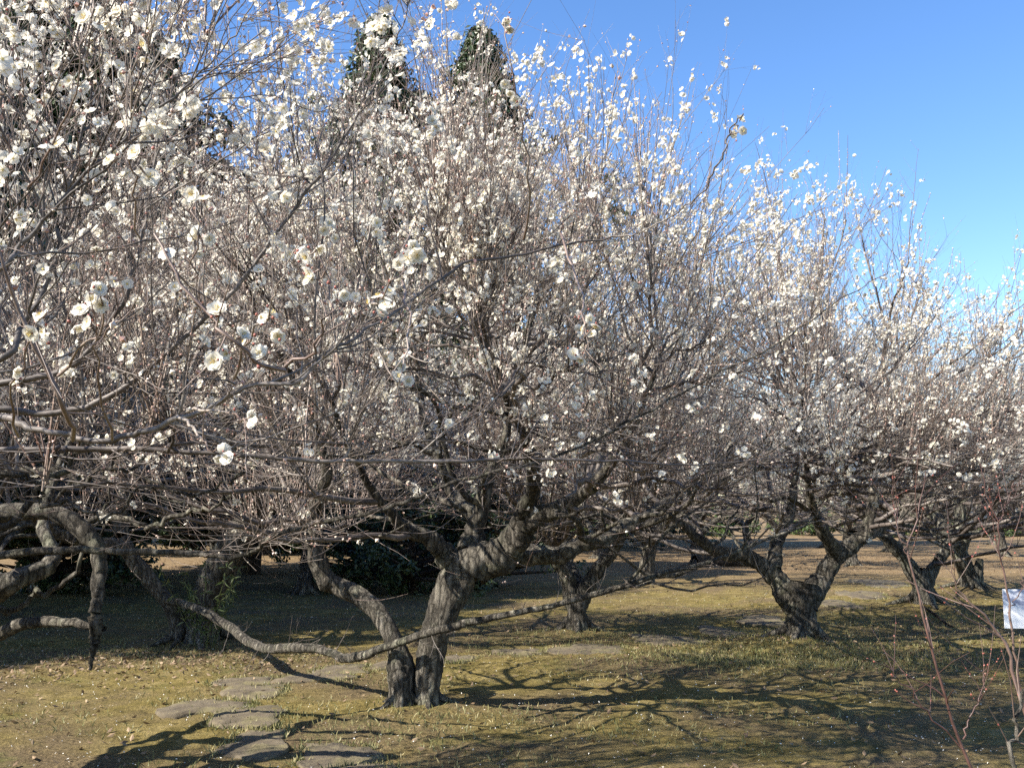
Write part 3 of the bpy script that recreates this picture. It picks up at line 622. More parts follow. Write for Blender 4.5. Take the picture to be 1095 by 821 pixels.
# near shoots traced from the photograph
SHOOTS = [
    [(165, 250, 1.75, 4), (190, 292, 1.72, 5), (230, 346, 1.7, 6), (270, 383, 1.72, 7), (305, 396, 1.8, 8)],
    [(0, 270, 1.9, 5), (20, 330, 1.95, 7), (50, 400, 2.0, 8), (72, 445, 2.1, 9), (78, 470, 2.9, 9)],
    [(62, 402, 2.0, 6), (95, 368, 1.9, 4), (122, 348, 1.8, 3), (160, 318, 1.8, 2.2)],
    [(305, 392, 1.9, 7), (335, 374, 1.85, 5), (350, 340, 1.8, 4), (352, 300, 1.8, 3), (338, 268, 1.8, 2)],
    [(250, 405, 2.6, 6), (262, 370, 2.2, 4), (285, 330, 2.0, 3), (300, 300, 1.95, 2.4), (318, 262, 1.9, 2)],
    [(120, 470, 2.8, 6), (110, 430, 2.4, 4), (105, 380, 2.1, 3.4), (108, 330, 1.9, 2.6), (103, 265, 1.8, 2)],
    [(20, 466, 3.0, 6), (14, 420, 2.4, 4), (30, 370, 2.1, 3), (40, 345, 1.9, 2.4), (44, 320, 1.9, 2)],
    [(150, 255, 2.0, 4), (148, 200, 1.7, 3.4), (140, 165, 1.6, 3), (128, 120, 1.6, 2.2), (118, 60, 1.6, 2)],
    [(30, 200, 2.2, 5), (60, 150, 1.9, 4), (80, 90, 1.7, 3), (92, 40, 1.65, 2.4), (100, -10, 1.6, 2)],
    [(200, 440, 2.8, 6), (240, 440, 2.5, 4), (262, 450, 2.2, 3), (275, 455, 2.1, 2)],
    [(190, 445, 2.8, 6), (215, 470, 2.5, 4), (238, 486, 2.2, 2.5)],
    [(395, 322, 2.9, 6), (402, 325, 2.3, 4), (415, 310, 1.9, 3), (432, 280, 1.9, 2.4), (442, 240, 2.0, 2)],
    [(560, 256, 3.2, 5), (565, 200, 3.0, 4), (558, 140, 2.9, 3), (545, 70, 2.8, 2.4), (540, 25, 2.8, 2)],
    [(600, 250, 3.2, 5), (615, 300, 2.9, 4), (625, 345, 2.6, 3), (628, 380, 2.6, 2)],
    [(205, 300, 1.75, 4), (212, 255, 1.7, 3), (205, 210, 1.7, 2.4), (212, 170, 1.7, 2)],
    [(430, 300, 3.0, 5), (436, 340, 2.6, 4), (430, 395, 2.4, 3), (425, 420, 2.4, 2)],
]
sP, sR = [], []
for sh in SHOOTS:
    q = np.array(T([(x, y, d, w) for x, y, d, w in sh])); q[:, 3] *= .6; p, r = spline(q[:, :3], q[:, 3], 14)
    p[1:-1] += 0.006 * gN.standard_normal((12, 3)); sP.append(p); sR.append(r)
sP, sR = np.stack(sP), np.stack(sR)
for i in range(len(sP)):
    a = Acc(); a.add(*tubes(sP[i:i + 1], sR[i:i + 1], 7)); N.part('shoot', a, M_TWIG)
eP, eR = grow(sP, sR, 5, (0.2, 1.0), (0.4, 1.1), (0.05, 0.22), (0.0013, 0.0022), 5, 0.2, 0.05, 0.12, gN)
a = Acc(); a.add(*tubes(EP2, ER2, 5)); a.add(*tubes(EP3, ER3, 4), 1); a.add(*tubes(eP, eR, 4), 1)
stuff(N.part('twig', a, [M_BRANCH, M_TWIG]))
N.P3, N.R3 = np.concatenate([N.P3, EP3]), np.concatenate([N.R3, ER3])
NFL = [(10, 20, 18), (3, 62, 15), (90, 20, 21), (106, 26, 20), (97, 46, 13), (92, 68, 13), (62, 72, 15), (75, 88, 18), (88, 92, 15), (155, 46, 17), (156, 62, 15), (145, 164, 25), (161, 190, 24), (153, 175, 16), (50, 154, 20), (62, 156, 19), (68, 154, 16),
       (117, 172, 15), (122, 165, 13), (178, 270, 25), (206, 208, 20), (218, 214, 17), (198, 212, 15), (212, 252, 19), (224, 256, 15), (187, 308, 15), (103, 268, 17), (38, 344, 24), (45, 338, 20), (48, 354, 20), (34, 356, 18), (86, 332, 18), (105, 310, 21), (100, 320, 18), (96, 346, 22), (83, 348, 14), (109, 326, 15),
       (232, 332, 25), (259, 358, 23), (263, 365, 18), (282, 340, 22), (290, 335, 22), (298, 358, 23), (278, 378, 22), (243, 378, 18), (230, 386, 17), (238, 374, 13), (335, 292, 18), (330, 298, 15), (318, 268, 22), (328, 274, 18), (310, 272, 16), (340, 266, 20), (352, 240, 16), (358, 255, 15), (346, 246, 15), (368, 316, 16), (380, 318, 14),
       (404, 318, 23), (412, 325, 21), (416, 312, 18), (396, 322, 17), (408, 334, 16), (441, 264, 19), (436, 276, 20), (427, 283, 19), (446, 272, 15), (270, 452, 21), (268, 445, 15), (239, 482, 21), (236, 490, 15), (243, 490, 13), (122, 401, 11), (321, 410, 14), (17, 398, 14), (15, 410, 13),
       (620, 336, 15), (630, 342, 18), (638, 348, 15), (624, 352, 14), (633, 358, 14), (613, 378, 12), (622, 384, 12), (430, 390, 14), (425, 403, 14), (436, 408, 13), (433, 378, 12), (462, 130, 15), (466, 136, 13), (460, 142, 12), (541, 24, 13), (545, 32, 12), (540, 90, 13), (546, 100, 13), (551, 108, 13),
       (792, 128, 12), (788, 136, 12), (784, 144, 12), (794, 140, 10), (480, 452, 13), (465, 452, 13)]
NEAR = []
sv, sf = stamen_tuft(); STAMEN_MESH = mesh_from('stamen_tuft', sv, [(sf, 0)], [M_STAMEN])
cv, cf = octa(0.2, 0.18, -0.1); CALYX_MESH = mesh_from('calyx', cv, [(cf, 0)], [M_CALYX])
for k in range(4):
    v, f = near_flower(k); NEAR.append(mesh_from('blossom', v, [(f, 0)], [M_PETAL], True))
allP = np.concatenate([sP.reshape(-1, 3), eP.reshape(-1, 3), EP3.reshape(-1, 3), N.limbs[0][0][60:]])
st = Acc(); budp = []
for i, (x, y, w) in enumerate(NFL[:100]):
    D0 = 0.031 * F / w; best = 9
    for D in D0 * np.linspace(.82, 1.4, 15):   # hang the flower where a shoot is nearest
        q = W(x, y, D); dd = np.linalg.norm(allP - q, axis=1); j = int(np.argmin(dd)); sc_ = dd[j] + .05 * abs(D / D0 - 1.05)
        if sc_ < best: best, p, near = sc_, q, allP[j]
    side = norm(p - near)
    toc = norm(np.array([0, 0, EYE]) - p)
    ax = norm(0.7 * toc + 0.55 * np.array([-ldir.x, -ldir.y, 0.3]) * gN.uniform(0, 1) + 0.65 * gN.standard_normal(3) + 0.3 * side)
    Rm = rand_rot(1, gN, ax[None])[0]; s = 0.0155 * gN.uniform(0.88, 1.1)
    o = link('blossom', NEAR[int(gN.integers(4))], N.root)
    M = Matrix([list(Rm[r]) for r in range(3)]).to_4x4()
    o.matrix_local = Matrix.Translation(Vector(p - N.base)) @ M @ Matrix.Scale(float(s), 4)
    c = link('stamen_tuft', STAMEN_MESH, o); c = link('calyx', CALYX_MESH, o)
    # the spur that carries it
    b = p - ax * s * 0.25
    L = min(np.linalg.norm(b - near), 0.5); start = b + (near - b) * min(1, L / max(np.linalg.norm(near - b), 1e-6))
    mid = (start + b) / 2 - ax * 0.2 * L + np.array([0, 0, -0.06 * L])
    P_, R_2 = spline(np.stack([start, mid, b]), [0.0022, 0.0016, 0.0012], 7)
    st.add(*tubes(P_[None], R_2[None], 5))
    for _ in range(int(gN.integers(0, 4))): budp.append(b + gN.standard_normal(3) * 0.016 - ax * 0.005)
stuff(N.part('spur', st, [M_TWIG]))
budp = np.array(budp)
a = Acc(); a.add(*scatter(BUD_V, BUD_F, budp, rand_rot(len(budp), gN), gN.uniform(0.0022, 0.0042, len(budp)))); stuff(N.part('bud', a, [M_CALYX], True))
N.blossoms(7200, 1.7, 3.0, 0.0155, 'mid', 0, 7000, 0.0)

# --- smaller traced trees share crowns grown once
def fork_tree(name, label, base, seed, curves, limbs, crown_args, flowers, buds, size=0.019, bark=None):
    t = Plum(name, label, 'tree', onG(base), seed, bark=bark)
    t.trunk(curves, 0.15, 20)
    for lm in limbs: t.limb(lm, 0.12, 12)
    t.crown(*crown_args, single=False, whips=300, low=40, skirt=14)
    t.blossoms(flowers, 1.6, 3.0, size, 'far', 0, buds, 0.12)
    return t
dD = bD[1]
D_ = fork_tree('plum_tree', 'pale grey plum tree forking low into a wide V, left of the white board', bD, 61,
    [T([(990, 660, dD, 26), (988, 640, dD, 21), (985, 622, dD, 20), (980, 610, dD, 17)])],
    [T([(984, 625, dD, 17), (970, 600, dD, 15), (952, 580, dD - .1, 14), (935, 562, dD - .2, 13), (922, 545, dD - .4, 14), (900, 500, dD - .6, 10), (880, 420, dD - .8, 7)]),
     T([(991, 640, dD, 11), (1000, 612, dD, 11), (1012, 590, dD, 12), (1020, 577, dD, 15), (1026, 560, dD, 16), (1028, 520, dD, 14), (1040, 450, dD, 9)]),
     T([(1016, 582, dD, 18), (1005, 560, dD + .2, 15), (995, 535, dD + .4, 13), (985, 470, dD + .6, 9)]),
     T([(984, 612, dD, 10), (994, 612, dD, 9), (1000, 600, dD, 6), (1001, 592, dD, 4)])],
    (66, 3.5, 4.55, 1.2, 11, 9, 0.3), 12500, 2500, .020, M_PALE)
dE = bE[1]
E_ = fork_tree('plum_tree', 'plum tree with bent trunk and broken stub, behind the low V-forked one', bE, 67,
    [T([(1038, 638, dE, 20), (1036, 620, dE, 18), (1029, 600, dE, 18), (1022, 586, dE, 16)]),
     T([(1042, 636, dE - .1, 14), (1045, 615, dE - .1, 12), (1048, 597, dE - .1, 7)])],
    [T([(1024, 590, dE, 16), (1012, 570, dE, 14), (1000, 550, dE + .2, 12), (985, 500, dE + .4, 8)]),
     T([(1024, 590, dE, 15), (1040, 560, dE, 13), (1060, 535, dE, 11), (1080, 480, dE, 7)])],
    (54, 3.4, 4.4, 1.2, 10, 9, 0.2), 9500, 1000, 0.022, M_PALE)
dB = bB[1]
B_ = fork_tree('plum_tree', 'small Y-shaped plum tree standing at the edge of the dark shade', bB, 71,
    [T([(617, 684, dB, 24), (617, 660, dB, 21), (617, 642, dB, 22), (618, 634, dB, 20)])],
    [T([(619, 645, dB, 20), (630, 626, dB, 19), (642, 608, dB, 18), (655, 590, dB, 17), (664, 570, dB, 15), (680, 530, dB, 11), (700, 460, dB, 8)]),
     T([(615, 648, dB, 18), (606, 620, dB, 17), (594, 600, dB, 15), (585, 580, dB, 13), (560, 540, dB + .2, 10), (540, 470, dB + .3, 7)]),
     T([(626, 632, dB, 14), (612, 612, dB + .3, 12), (605, 580, dB + .6, 10), (600, 500, dB + .8, 8)])],
    (56, 2.6, 5.0, 1.6, 11, 9, 0.3), 8000, 2000, 0.019)

# --- trees farther off: two sorts, copied
def far_tree(label, base, seed):
    b = onG(base); t = Plum('plum_tree', label, 'tree', b, seed); g = t.g
    x, y, z = b
    t.trunk([[(x, y, z - .1, .19), (x + .03, y, z + .3, .16), (x + .08, y + .03, z + .7, .15), (x + .14, y, z + 1.05, .13)]], .16, 16)
    for az in (0.4, 2.2, 3.6, 5.2):
        c, s = math.cos(az), math.sin(az)
        t.limb([(x + .12, y, z + .9, .11), (x + .12 + .5 * c, y + .5 * s, z + 1.3, .09), (x + 1.0 * c, y + 1.0 * s, z + 1.6, .07), (x + 1.5 * c + .2 * s, y + 1.5 * s, z + 2.3, .05), (x + 1.7 * c, y + 1.7 * s, z + 3.2, .03)], .12, 10)
    t.crown(56, 3.2, 5.0, 1.3, 10, 9, 0.1, single=False, whips=350, low=45)
    t.blossoms(9000, 1.6, 3.0, 0.021, 'far', 0, 500, .12)
    return t
H1 = far_tree('dark trunked plum in shade behind the left limb of the middle tree', GP(325, 634), 81)
H2 = far_tree('plum tree with dark slanting trunk in shade between small Y tree and stout tree', GP(690, 624), 82)
FARS = [(745, 606, 1, 1.2, 1.0, 'plum tree in the far shade, left of the fallen log'),
        (912, 606, 0, 2.3, 1.0, 'dark plum trunk seen through the fork of the stout tree'),
        (1073, 596, 1, 3.0, 1.05, 'upright plum tree on dry leaves far back at the right edge'),
        (950, 590, 0, 4.0, 1.0, 'distant plum tree seen above the low V-forked tree'),
        (-40, 668, 1, 0.6, 1.05, 'dark plum tree at the left edge beyond the broken hanging stub'),
        (110, 628, 0, 1.9, 1.0, 'plum tree deep in shade behind the leaning tree'),
        (545, 612, 0, 5.0, 1.0, 'plum tree far back in shade behind the right limb of the middle tree'),
        (1205, 640, 0, 2.8, .82, 'plum tree just outside the right edge, crown reaching into view'),
        (1150, 606, 1, 5.4, .9, 'farther plum crown at the right edge above the white board'),
        (830, 594, 1, 0.2, 1.05, 'faint far plum tree left of the stout trunk'),
        (230, 606, 1, 4.4, 1.0, 'far plum tree beyond the shade, above the leaning trunk'),
        (640, 598, 0, 3.3, 1.0, 'far plum tree on sunlit litter behind the small Y tree'),
        (1010, 580, 1, 2.0, 1.0, 'farthest plum tree at the right, seen over the bent trunk'),
        (700, 588, 1, 1.4, 1.0, 'far plum beyond the litter, right of the slanting dark trunk'),
        (800, 584, 0, 2.9, 1.0, 'far plum in the row behind the stout tree, left of its fork'),
        (884, 586, 1, 3.9, 1.0, 'far plum in the back row seen through the stout fork'),
        (965, 583, 0, .9, 1.0, 'far plum in the back row above the low V fork'),
        (1062, 583, 1, 5.9, 1.0, 'far plum in the back row near the right edge'),
        (420, 610, 1, 0.9, 1.0, 'plum tree in deep shade behind the forked trunk of the middle tree')]
for x, y, k, rz, sc_, lab in FARS:
    copy_tree((H1, H2)[k].root, onG(GP(x, y)), rz, sc_, lab)

# ------------------------------------------------------------------ evergreens
def leaf_cloud(centres, radii, per, size, g, squash=0.8):
    """leaf-sized faces through the outer part of many clumps"""
    n = len(centres) * per
    c = np.repeat(centres, per, 0); r = np.repeat(radii, per)
    d = norm(g.standard_normal((n, 3))); rr = g.uniform(0.35, 1.0, n) ** 0.5
    p = c + d * (r * rr)[:, None] * np.array([1, 1, squash])
    ax = norm(d + 0.7 * g.standard_normal((n, 3)) + np.array([0, 0, 0.4]))
    tv = np.array([(-1, 0, 0), (0, -0.42, 0.08), (1, 0, -0.1), (0, 0.42, 0.08)], float); tf = np.array([[0, 1, 2, 3]])
    return scatter(tv, tf, p, rand_rot(n, g, ax), size * g.uniform(0.6, 1.3, n))
def evergreen(name, label, base, H, Rad, seed, conic, nclump, per, size, mat=None, low=0.12, group='evergreen trees behind the orchard', cat='tree', spread=(.75, 1.25), clump=(.10, .27)):
    g = np.random.default_rng(seed)
    t = thing(name, label, cat, base, 0, 1, group)
    zz = np.linspace(-.2, H * .93, 12); P = np.stack([0.12 * np.sin(zz * .5 + seed), 0.1 * np.cos(zz * .4), zz], -1)
    a = Acc(); a.add(*tubes(P[None], np.linspace(0.02 * H + .05, .03, 12)[None], 14, .12, g)); o = a.build('trunk', M_EBARK, t)
    u = g.uniform(0, 1, nclump); az = g.uniform(0, 6.283, nclump)
    prof = (1 - u) ** conic * (0.5 + 0.5 * np.minimum(u / 0.15, 1)) if conic > 0 else np.sqrt(np.maximum(1 - (2 * u - 1) ** 2, .05))
    lob = 1 + .30 * np.sin(3 * az + seed + 9 * u) + .24 * np.sin(2 * az - 23 * u) + .15 * np.sin(47 * u)
    rad = Rad * prof * lob * np.sqrt(g.uniform(.2, 1, nclump)) * g.uniform(*spread, nclump)
    z = H * (low + (0.97 - low) * u)
    C_ = np.stack([rad * np.cos(az), rad * np.sin(az), z], -1)
    # boughs to the clumps
    k = min(60, nclump); ii = g.choice(nclump, k, replace=False)
    S = np.stack([np.zeros(k), np.zeros(k), np.maximum(C_[ii, 2] - .25 * rad[ii], .3)], -1)
    tt = np.linspace(0, 1, 5)[None, :, None]; PB = S[:, None] * (1 - tt) + C_[ii][:, None] * tt
    a = Acc(); a.add(*tubes(PB, np.tile(np.linspace(.05, .012, 5), (k, 1)), 5)); stuff(a.build('bough', M_EBARK, t))
    cr = Rad * g.uniform(*clump, nclump) * (0.6 + .4 * (1 - u))
    a = Acc(); a.add(*leaf_cloud(C_, cr, per, size, g)); a.build('crown', mat or M_EVER, t, False)
    return t
E1 = evergreen('evergreen_tree', 'tall dark evergreen filling the upper left corner behind the blossom', (-9.3, 20.0, 0), 13.5, 3.6, 3, 0.55, 380, 190, .12)
E2 = evergreen('evergreen_tree', 'narrow pointed evergreen rising above the blossom, left one of the pair', (-5.6, 40.0, 0), 22.8, 8.0, 4, 1.05, 700, 75, .16, spread=(.5, 1.7), clump=(.05, .17))
copy_tree(E1, (-13.6, 9.4, 0), 1.7, .82, 'evergreen farthest left outside the frame, its shade reaching the leaning tree')
copy_tree(E1, (-14.2, 11.6, 0), 2.7, .9, 'evergreen outside the left edge between two others of the shading row')
copy_tree(E1, (-12.6, 14.0, 0), 1.0, .86, 'evergreen outside the left edge that shades the lawn behind the leaning tree')
copy_tree(E1, (-11.3, 16.6, 0), 2.2, .90, 'dark evergreen at the left edge beyond the nearest plum')
copy_tree(E1, (-6.6, 25.5, 0), 3.5, .80, 'rounded lower evergreen behind the leaning plum tree')
copy_tree(E2, (-1.4, 41.0, 0), 2.0, 1.0, 'broader evergreen with ragged top, right one of the pair above the blossom')
copy_tree(E1, (-9.2, 23.5, 0), 5.2, 1.02, 'dark evergreen just right of the one in the upper left corner')
copy_tree(E1, (-12.5, 23, 0), 4.4, 1.1, 'tallest dark evergreen at far upper left')
copy_tree(E2, (-9.0, 37, 0), 4.0, .62, 'shorter pointed evergreen left of the pair, mostly behind blossom')

for x, y, s, rz, lab in ((-34, 50, 1.0, 0, 'far evergreen wall tree at the left end of the back row'), (-28, 47, .9, 1, 'second tree from the left in the far evergreen row'), (-22.5, 50, .95, 2, 'far evergreen seen behind the leaning plum crown'),
                         (-17, 47, .85, 3, 'far evergreen behind the sunlit litter at left'), (-12.5, 51, .95, 4, 'far evergreen between leaning plum and forked plum'), (-7.5, 48, .8, 5, 'far evergreen behind the left stem of the forked plum'),
                         (-2.5, 52, .85, 6, 'far evergreen behind the forked plum'), (2.5, 49, .7, .5, 'lower far evergreen behind the small Y plum'), (7.5, 52, .62, 1.5, 'lowest far evergreen at the right end of the row')):
    copy_tree(E1, (x, y, 0), rz, s, lab)
S1 = evergreen('evergreen_shrub', 'dark evergreen shrub in shade behind the middle forked trunk', (*GP(440, 636)[:2], 0), 2.0, 1.5, 9, 0, 70, 90, .06, M_EVER, .02, 'evergreen shrubs under the trees', 'shrub')
for x, y, s, rz, lab in ((520, 630, 1.0, 1, 'dark shrub right of the forked trunk, deep in shade'), (385, 628, 1.05, 2, 'dark shrub left of the forked trunk'),
                         (60, 634, 1.2, 3, 'dark shrub at the left edge behind hanging branches'), (300, 590, 2.1, 4, 'leafy green shrub beyond the sunlit strip of litter'),
                         (200, 592, 2.0, 5, 'green shrub beyond the litter, behind the leaning trunk'), (575, 588, 2.0, 1.5, 'far shrub behind the right limb of the middle tree'),
                         (480, 590, 2.3, 2.5, 'far dark shrub behind the fork of the middle tree'), (20, 594, 2.2, .3, 'large far shrub at the left edge beyond the shade'), (105, 592, 2.3, 3.3, 'large far shrub between the left edge and the leaning trunk'), (390, 591, 2.2, 1.2, 'large far shrub beyond the left stem of the forked tree'), (700, 585, 1.2, .5, 'far shrub beyond the slanting dark trunks')):
    copy_tree(S1, (*GP(x, y)[:2], 0), rz, s, lab)
S2 = evergreen('green_shrub', 'pale green bush at the far edge of the dry ground, right of the stout tree', (*GP(945, 574)[:2], 0), 1.7, 2.2, 12, 0, 60, 90, .09, M_SHRUB, .02, 'bushes along the far edge', 'shrub')
for x, y, s, rz, lab in ((1000, 573, 1.1, 2, 'pale green bush far back above the bent plum trunk'), (1090, 573, 1.5, 3, 'far green bush at the right edge above the white board'),
                         (860, 572, 1.2, 1, 'far green bush behind the fork of the stout tree'), (770, 573, 1.3, 4, 'far bush seen low between trunks left of the stout tree'),
                         (640, 572, 1.5, 5, 'far bush behind the small Y tree'), (1180, 572, 1.6, .4, 'far bush outside the right edge')):
    copy_tree(S2, (*GP(x, y)[:2], 0), rz, s, lab)

# bare wood far behind on the right
def bare_tree(label, base, seed):
    t = Plum('bare_tree', label, 'tree', np.array([base[0], base[1], 0.0]), seed, 'bare trees far behind the orchard')
    x, y = base[0], base[1]
    t.trunk([[(x, y, -.2, .3), (x, y, 2, .25), (x + .1, y, 5, .2)]], .1, 10)
    for az in (0, 1.3, 2.6, 3.9, 5.2):
        c, s = math.cos(az), math.sin(az)
        t.limb([(x, y, 3, .15), (x + 1.0 * c, y + 1.0 * s, 5, .12), (x + 1.8 * c, y + 1.8 * s, 8, .07), (x + 2 * c, y + 2 * s, 11, .03)], .08, 6)
    t.crown(46, 3.2, 12.5, 4, 9, 8, 0.1, single=False, l2=(1.2, 2.6), l3=(.6, 1.5))
    return t
K1 = bare_tree('pale bare tree in the far haze at the right edge', (33, 72), 91)
for x, y, rz, s, lab in ((40, 80, 1, 1.05, 'bare tree farthest right behind the plum crowns'), (27, 78, 2, .9, 'bare tree just left of the one at the right edge'), (21, 82, 3, .85, 'bare tree far behind the low V-forked plum'),
                         (46, 76, 4, 1.1, 'bare tree outside the right edge, twigs reaching in'), (36, 66, 5, .9, 'bare tree standing in front of the right end of the far wood'), (30, 84, .7, 1.0, 'bare tree deep in the far wood at right'), (24, 70, 2.2, .75, 'bare tree at the near edge of the far wood'), (17.5, 72, 3.2, .7, 'small bare tree far behind the right limb of the stout plum'), (11, 74, 4.2, .7, 'small bare tree far behind the left limb of the stout plum'), (14, 84, 5, .8, 'bare tree far behind the stout plum'), (7, 86, 1.6, .8, 'bare tree far behind the gap between plums')):
    copy_tree(K1.root, (x, y, 0), rz, s, lab)

# ------------------------------------------------------------------ ground
for x, y, k, rz, sc_, lab in FARS:
    p = GP(x, y); MOUNDS.append((p[0], p[1], .05, .5))
def axis(segs):
    out = []
    for a, b, st_ in segs: out += list(np.arange(a, b, st_))
    return np.array(out + [segs[-1][1]])
gx = axis([(-900, -100, 100), (-100, -20, 10), (-20, -8, .5), (-8, 10, .07), (10, 24, .5), (24, 100, 10), (100, 900, 100)])
gy = axis([(-200, -20, 30), (-20, 2, 1.5), (2, 18, .07), (18, 34, .25), (34, 80, 4), (80, 300, 30), (300, 1500, 200)])
XX, YY = np.meshgrid(gx, gy); ZZ = ground_z(XX, YY)
nearm = (np.abs(XX) < 12) & (YY < 20)
ZZ = ZZ + nearm * 0.010 * rng.standard_normal(XX.shape) * 0.7
V = np.stack([XX, YY, ZZ], -1).reshape(-1, 3); nx = len(gx); ny = len(gy)
ii = (np.arange(ny - 1)[:, None] * nx + np.arange(nx - 1)[None]).ravel()
Fg = np.stack([ii, ii + 1, ii + nx + 1, ii + nx], -1)
go = link('ground', mesh_from('ground', V, [(Fg, 0)], [M_GROUND])); go['kind'] = 'structure'

# stepping stones: (x0, x1, y0, y1) in the photograph
STONES = [(239, 309, 781, 809, 'broad near stone crossed by branch shadows'), (323, 402, 792, 820, 'nearest right stone, in front of the middle trunk'), (228, 306, 760, 778, 'third stone from the front of the path'),
          (179, 261, 750, 766, 'stone sticking out left of the path'), (238, 306, 734, 748, 'long stone behind the leftmost one'), (229, 298, 726, 733, 'thin half buried stone under the low branch'),
          (300, 373, 724, 732, 'stone with a dark front edge below the low branch'), (339, 394, 713, 722, 'pale stone just left of the middle trunk'), (394, 436, 709, 717, 'stone half hidden by the middle trunk'),
          (474, 505, 699, 708, 'first stone right of the middle trunk'), (529, 580, 695, 701, 'flat stone in front of the small Y tree'), (593, 668, 690, 701, 'widest stone in the middle of the path'), (677, 746, 682, 692, 'pale stone right of the small Y tree'),
          (748, 793, 671, 682, 'stone halfway between the Y tree and the stout tree'), (790, 842, 661, 671, 'stone just left of the stout trunk'), (874, 916, 643, 651, 'stone just right of the stout trunk'),
          (898, 945, 632, 640, 'stone farther along behind the stout tree'), (912, 968, 620, 628, 'farthest stone at the edge of the shade'), (353, 420, 817, 828, 'stone cut off by the bottom edge')]
STONE_RIMS = []
for i, (x0, x1, y0, y1, lab) in enumerate(STONES):
    g = np.random.default_rng(300 + i)
    c = GP((x0 + x1) / 2, (y0 + y1) / 2); l_, r_ = GP(x0, (y0 + y1) / 2), GP(x1, (y0 + y1) / 2); f_, b2 = GP((x0 + x1) / 2, y1), GP((x0 + x1) / 2, y0)
    ax_, ay_ = (r_[0] - l_[0]) / 2, (b2[1] - f_[1]) / 2
    n = 26; a_ = np.linspace(0, 6.283, n, endpoint=False)
    rad = 1 + .13 * np.sin(2 * a_ + g.uniform(0, 6)) + .13 * np.sin(3 * a_ + g.uniform(0, 6)) + .08 * np.sin(5 * a_ + g.uniform(0, 6)) + .04 * g.standard_normal(n)
    sq = (np.abs(np.cos(a_)) ** 3 + np.abs(np.sin(a_)) ** 3) ** (-1 / 3)
    ox, oy = ax_ * rad * sq * np.cos(a_), ay_ * rad * sq * np.sin(a_)
    h = .036; rings = []
    for s_, z_ in ((1.02, -.12), (1.015, h * .5), (1.0, h * .9), (.97, h), (.6, h + .004), (.25, h + .004)):
        rings.append(np.stack([ox * s_, oy * s_, np.full(n, z_) + .006 * g.standard_normal(n) * (z_ > 0)], -1))
    STONE_RIMS.append(np.stack([c[0] + ox * 1.05, c[1] + oy * 1.05], -1))
    V = np.concatenate(rings + [np.array([[0, 0, h + .008]])]); Fq = []
    for k in range(len(rings) - 1):
        for j in range(n): Fq.append((k * n + j, k * n + (j + 1) % n, (k + 1) * n + (j + 1) % n, (k + 1) * n + j))
    tri = np.array([((len(rings) - 1) * n + j, (len(rings) - 1) * n + (j + 1) % n, len(rings) * n) for j in range(n)])
    o = link('stepping_stone', mesh_from('stepping_stone', V, [(np.array(Fq), 0), (tri, 0)], [M_STONE]), None, (c[0], c[1], float(ground_z(c[0], c[1])) - .02))
    tag(o, 'flat mossy stepping stone: ' + lab, 'stepping stone', 'stepping stones across the moss')

# ground cover
def on_ground(x, y, dz=0.0): return np.stack([x, y, ground_z(x, y) + dz], -1)
def view_area(n, g, y0, y1, p=1.0):
    y = y0 + (y1 - y0) * g.uniform(0, 1, n) ** p; x = y * g.uniform(-.58, .58, n); return x, y
LEAF_V = np.array([(-1, 0, .15), (0, -.5, 0), (1, 0, .2), (0, .5, .05)], float); LEAF_F = np.array([[0, 1, 2, 3]])
g = np.random.default_rng(401)
x, y = view_area(5200, g, 4.5, 20, 1.2); up = norm(np.stack([g.normal(0, .5, len(x)), g.normal(0, .5, len(x)), np.ones(len(x))], -1))
a = Acc(); a.add(*scatter(LEAF_V, LEAF_F, on_ground(x, y, .012), rand_rot(len(x), g, up), g.uniform(.004, .0095, len(x)))); o = stuff(a.build('fallen_petal', M_FALLEN, None, False))
tag(o, 'white plum petals scattered over the moss', 'petals')
xs, ys = [], []
for cx, cy, sx, sy, n in ((60, 715, 1.6, .6, 800), (215, 705, 1.0, .5, 350), (300, 605, 6, 2.5, 2500), (680, 600, 7, 2.5, 3000), (960, 600, 5, 3, 3000), (870, 695, 1.2, .7, 500)):
    c = GP(cx, cy); xs.append(g.normal(c[0], sx, n)); ys.append(g.normal(c[1], sy, n))
x, y = view_area(3000, g, 4.5, 30); xs.append(x); ys.append(y); x, y = np.concatenate(xs), np.concatenate(ys)
ok = (y > 3.5); x, y = x[ok], y[ok]; up = norm(np.stack([g.normal(0, .6, len(x)), g.normal(0, .6, len(x)), np.ones(len(x))], -1))
a = Acc(); a.add(*scatter(LEAF_V, LEAF_F, on_ground(x, y, .014), rand_rot(len(x), g, up), g.uniform(.014, .034, len(x)))); o = stuff(a.build('leaf_litter', M_LITTER, None, False))
tag(o, 'dry brown leaves lying on the moss and in the far sunlit strip', 'dry leaves')
xs, ys = [], []
for cx, cy, sx, sy, n in ((858, 705, 1.0, .5, 5500), (800, 700, .7, .4, 1800), (617, 682, 1.0, .5, 1800), (990, 665, 1.1, .7, 2200), (930, 690, 1.2, .7, 2500), (440, 770, .8, .35, 1200), (195, 700, 1.0, .4, 1800), (720, 705, .5, .3, 500)):
    c = GP(cx, cy); xs.append(g.normal(c[0], sx, n)); ys.append(g.normal(c[1], sy, n))
x, y = view_area(30000, g, 4.5, 22, 1.1); k = np.sin(x * 2.2 + np.sin(y * 1.6)) * np.sin(y * 2.6 + x) > .1; xs.append(x[k]); ys.append(y[k])
for rim in STONE_RIMS:
    q = np.repeat(rim, 22, 0) * 1.0 + g.normal(0, .03, (len(rim) * 22, 2)); kk = np.sin(np.arange(len(q)) * .013 + rim[0, 0] * 9) > -.3; xs.append(q[kk, 0]); ys.append(q[kk, 1])
x, y = np.concatenate(xs), np.concatenate(ys)
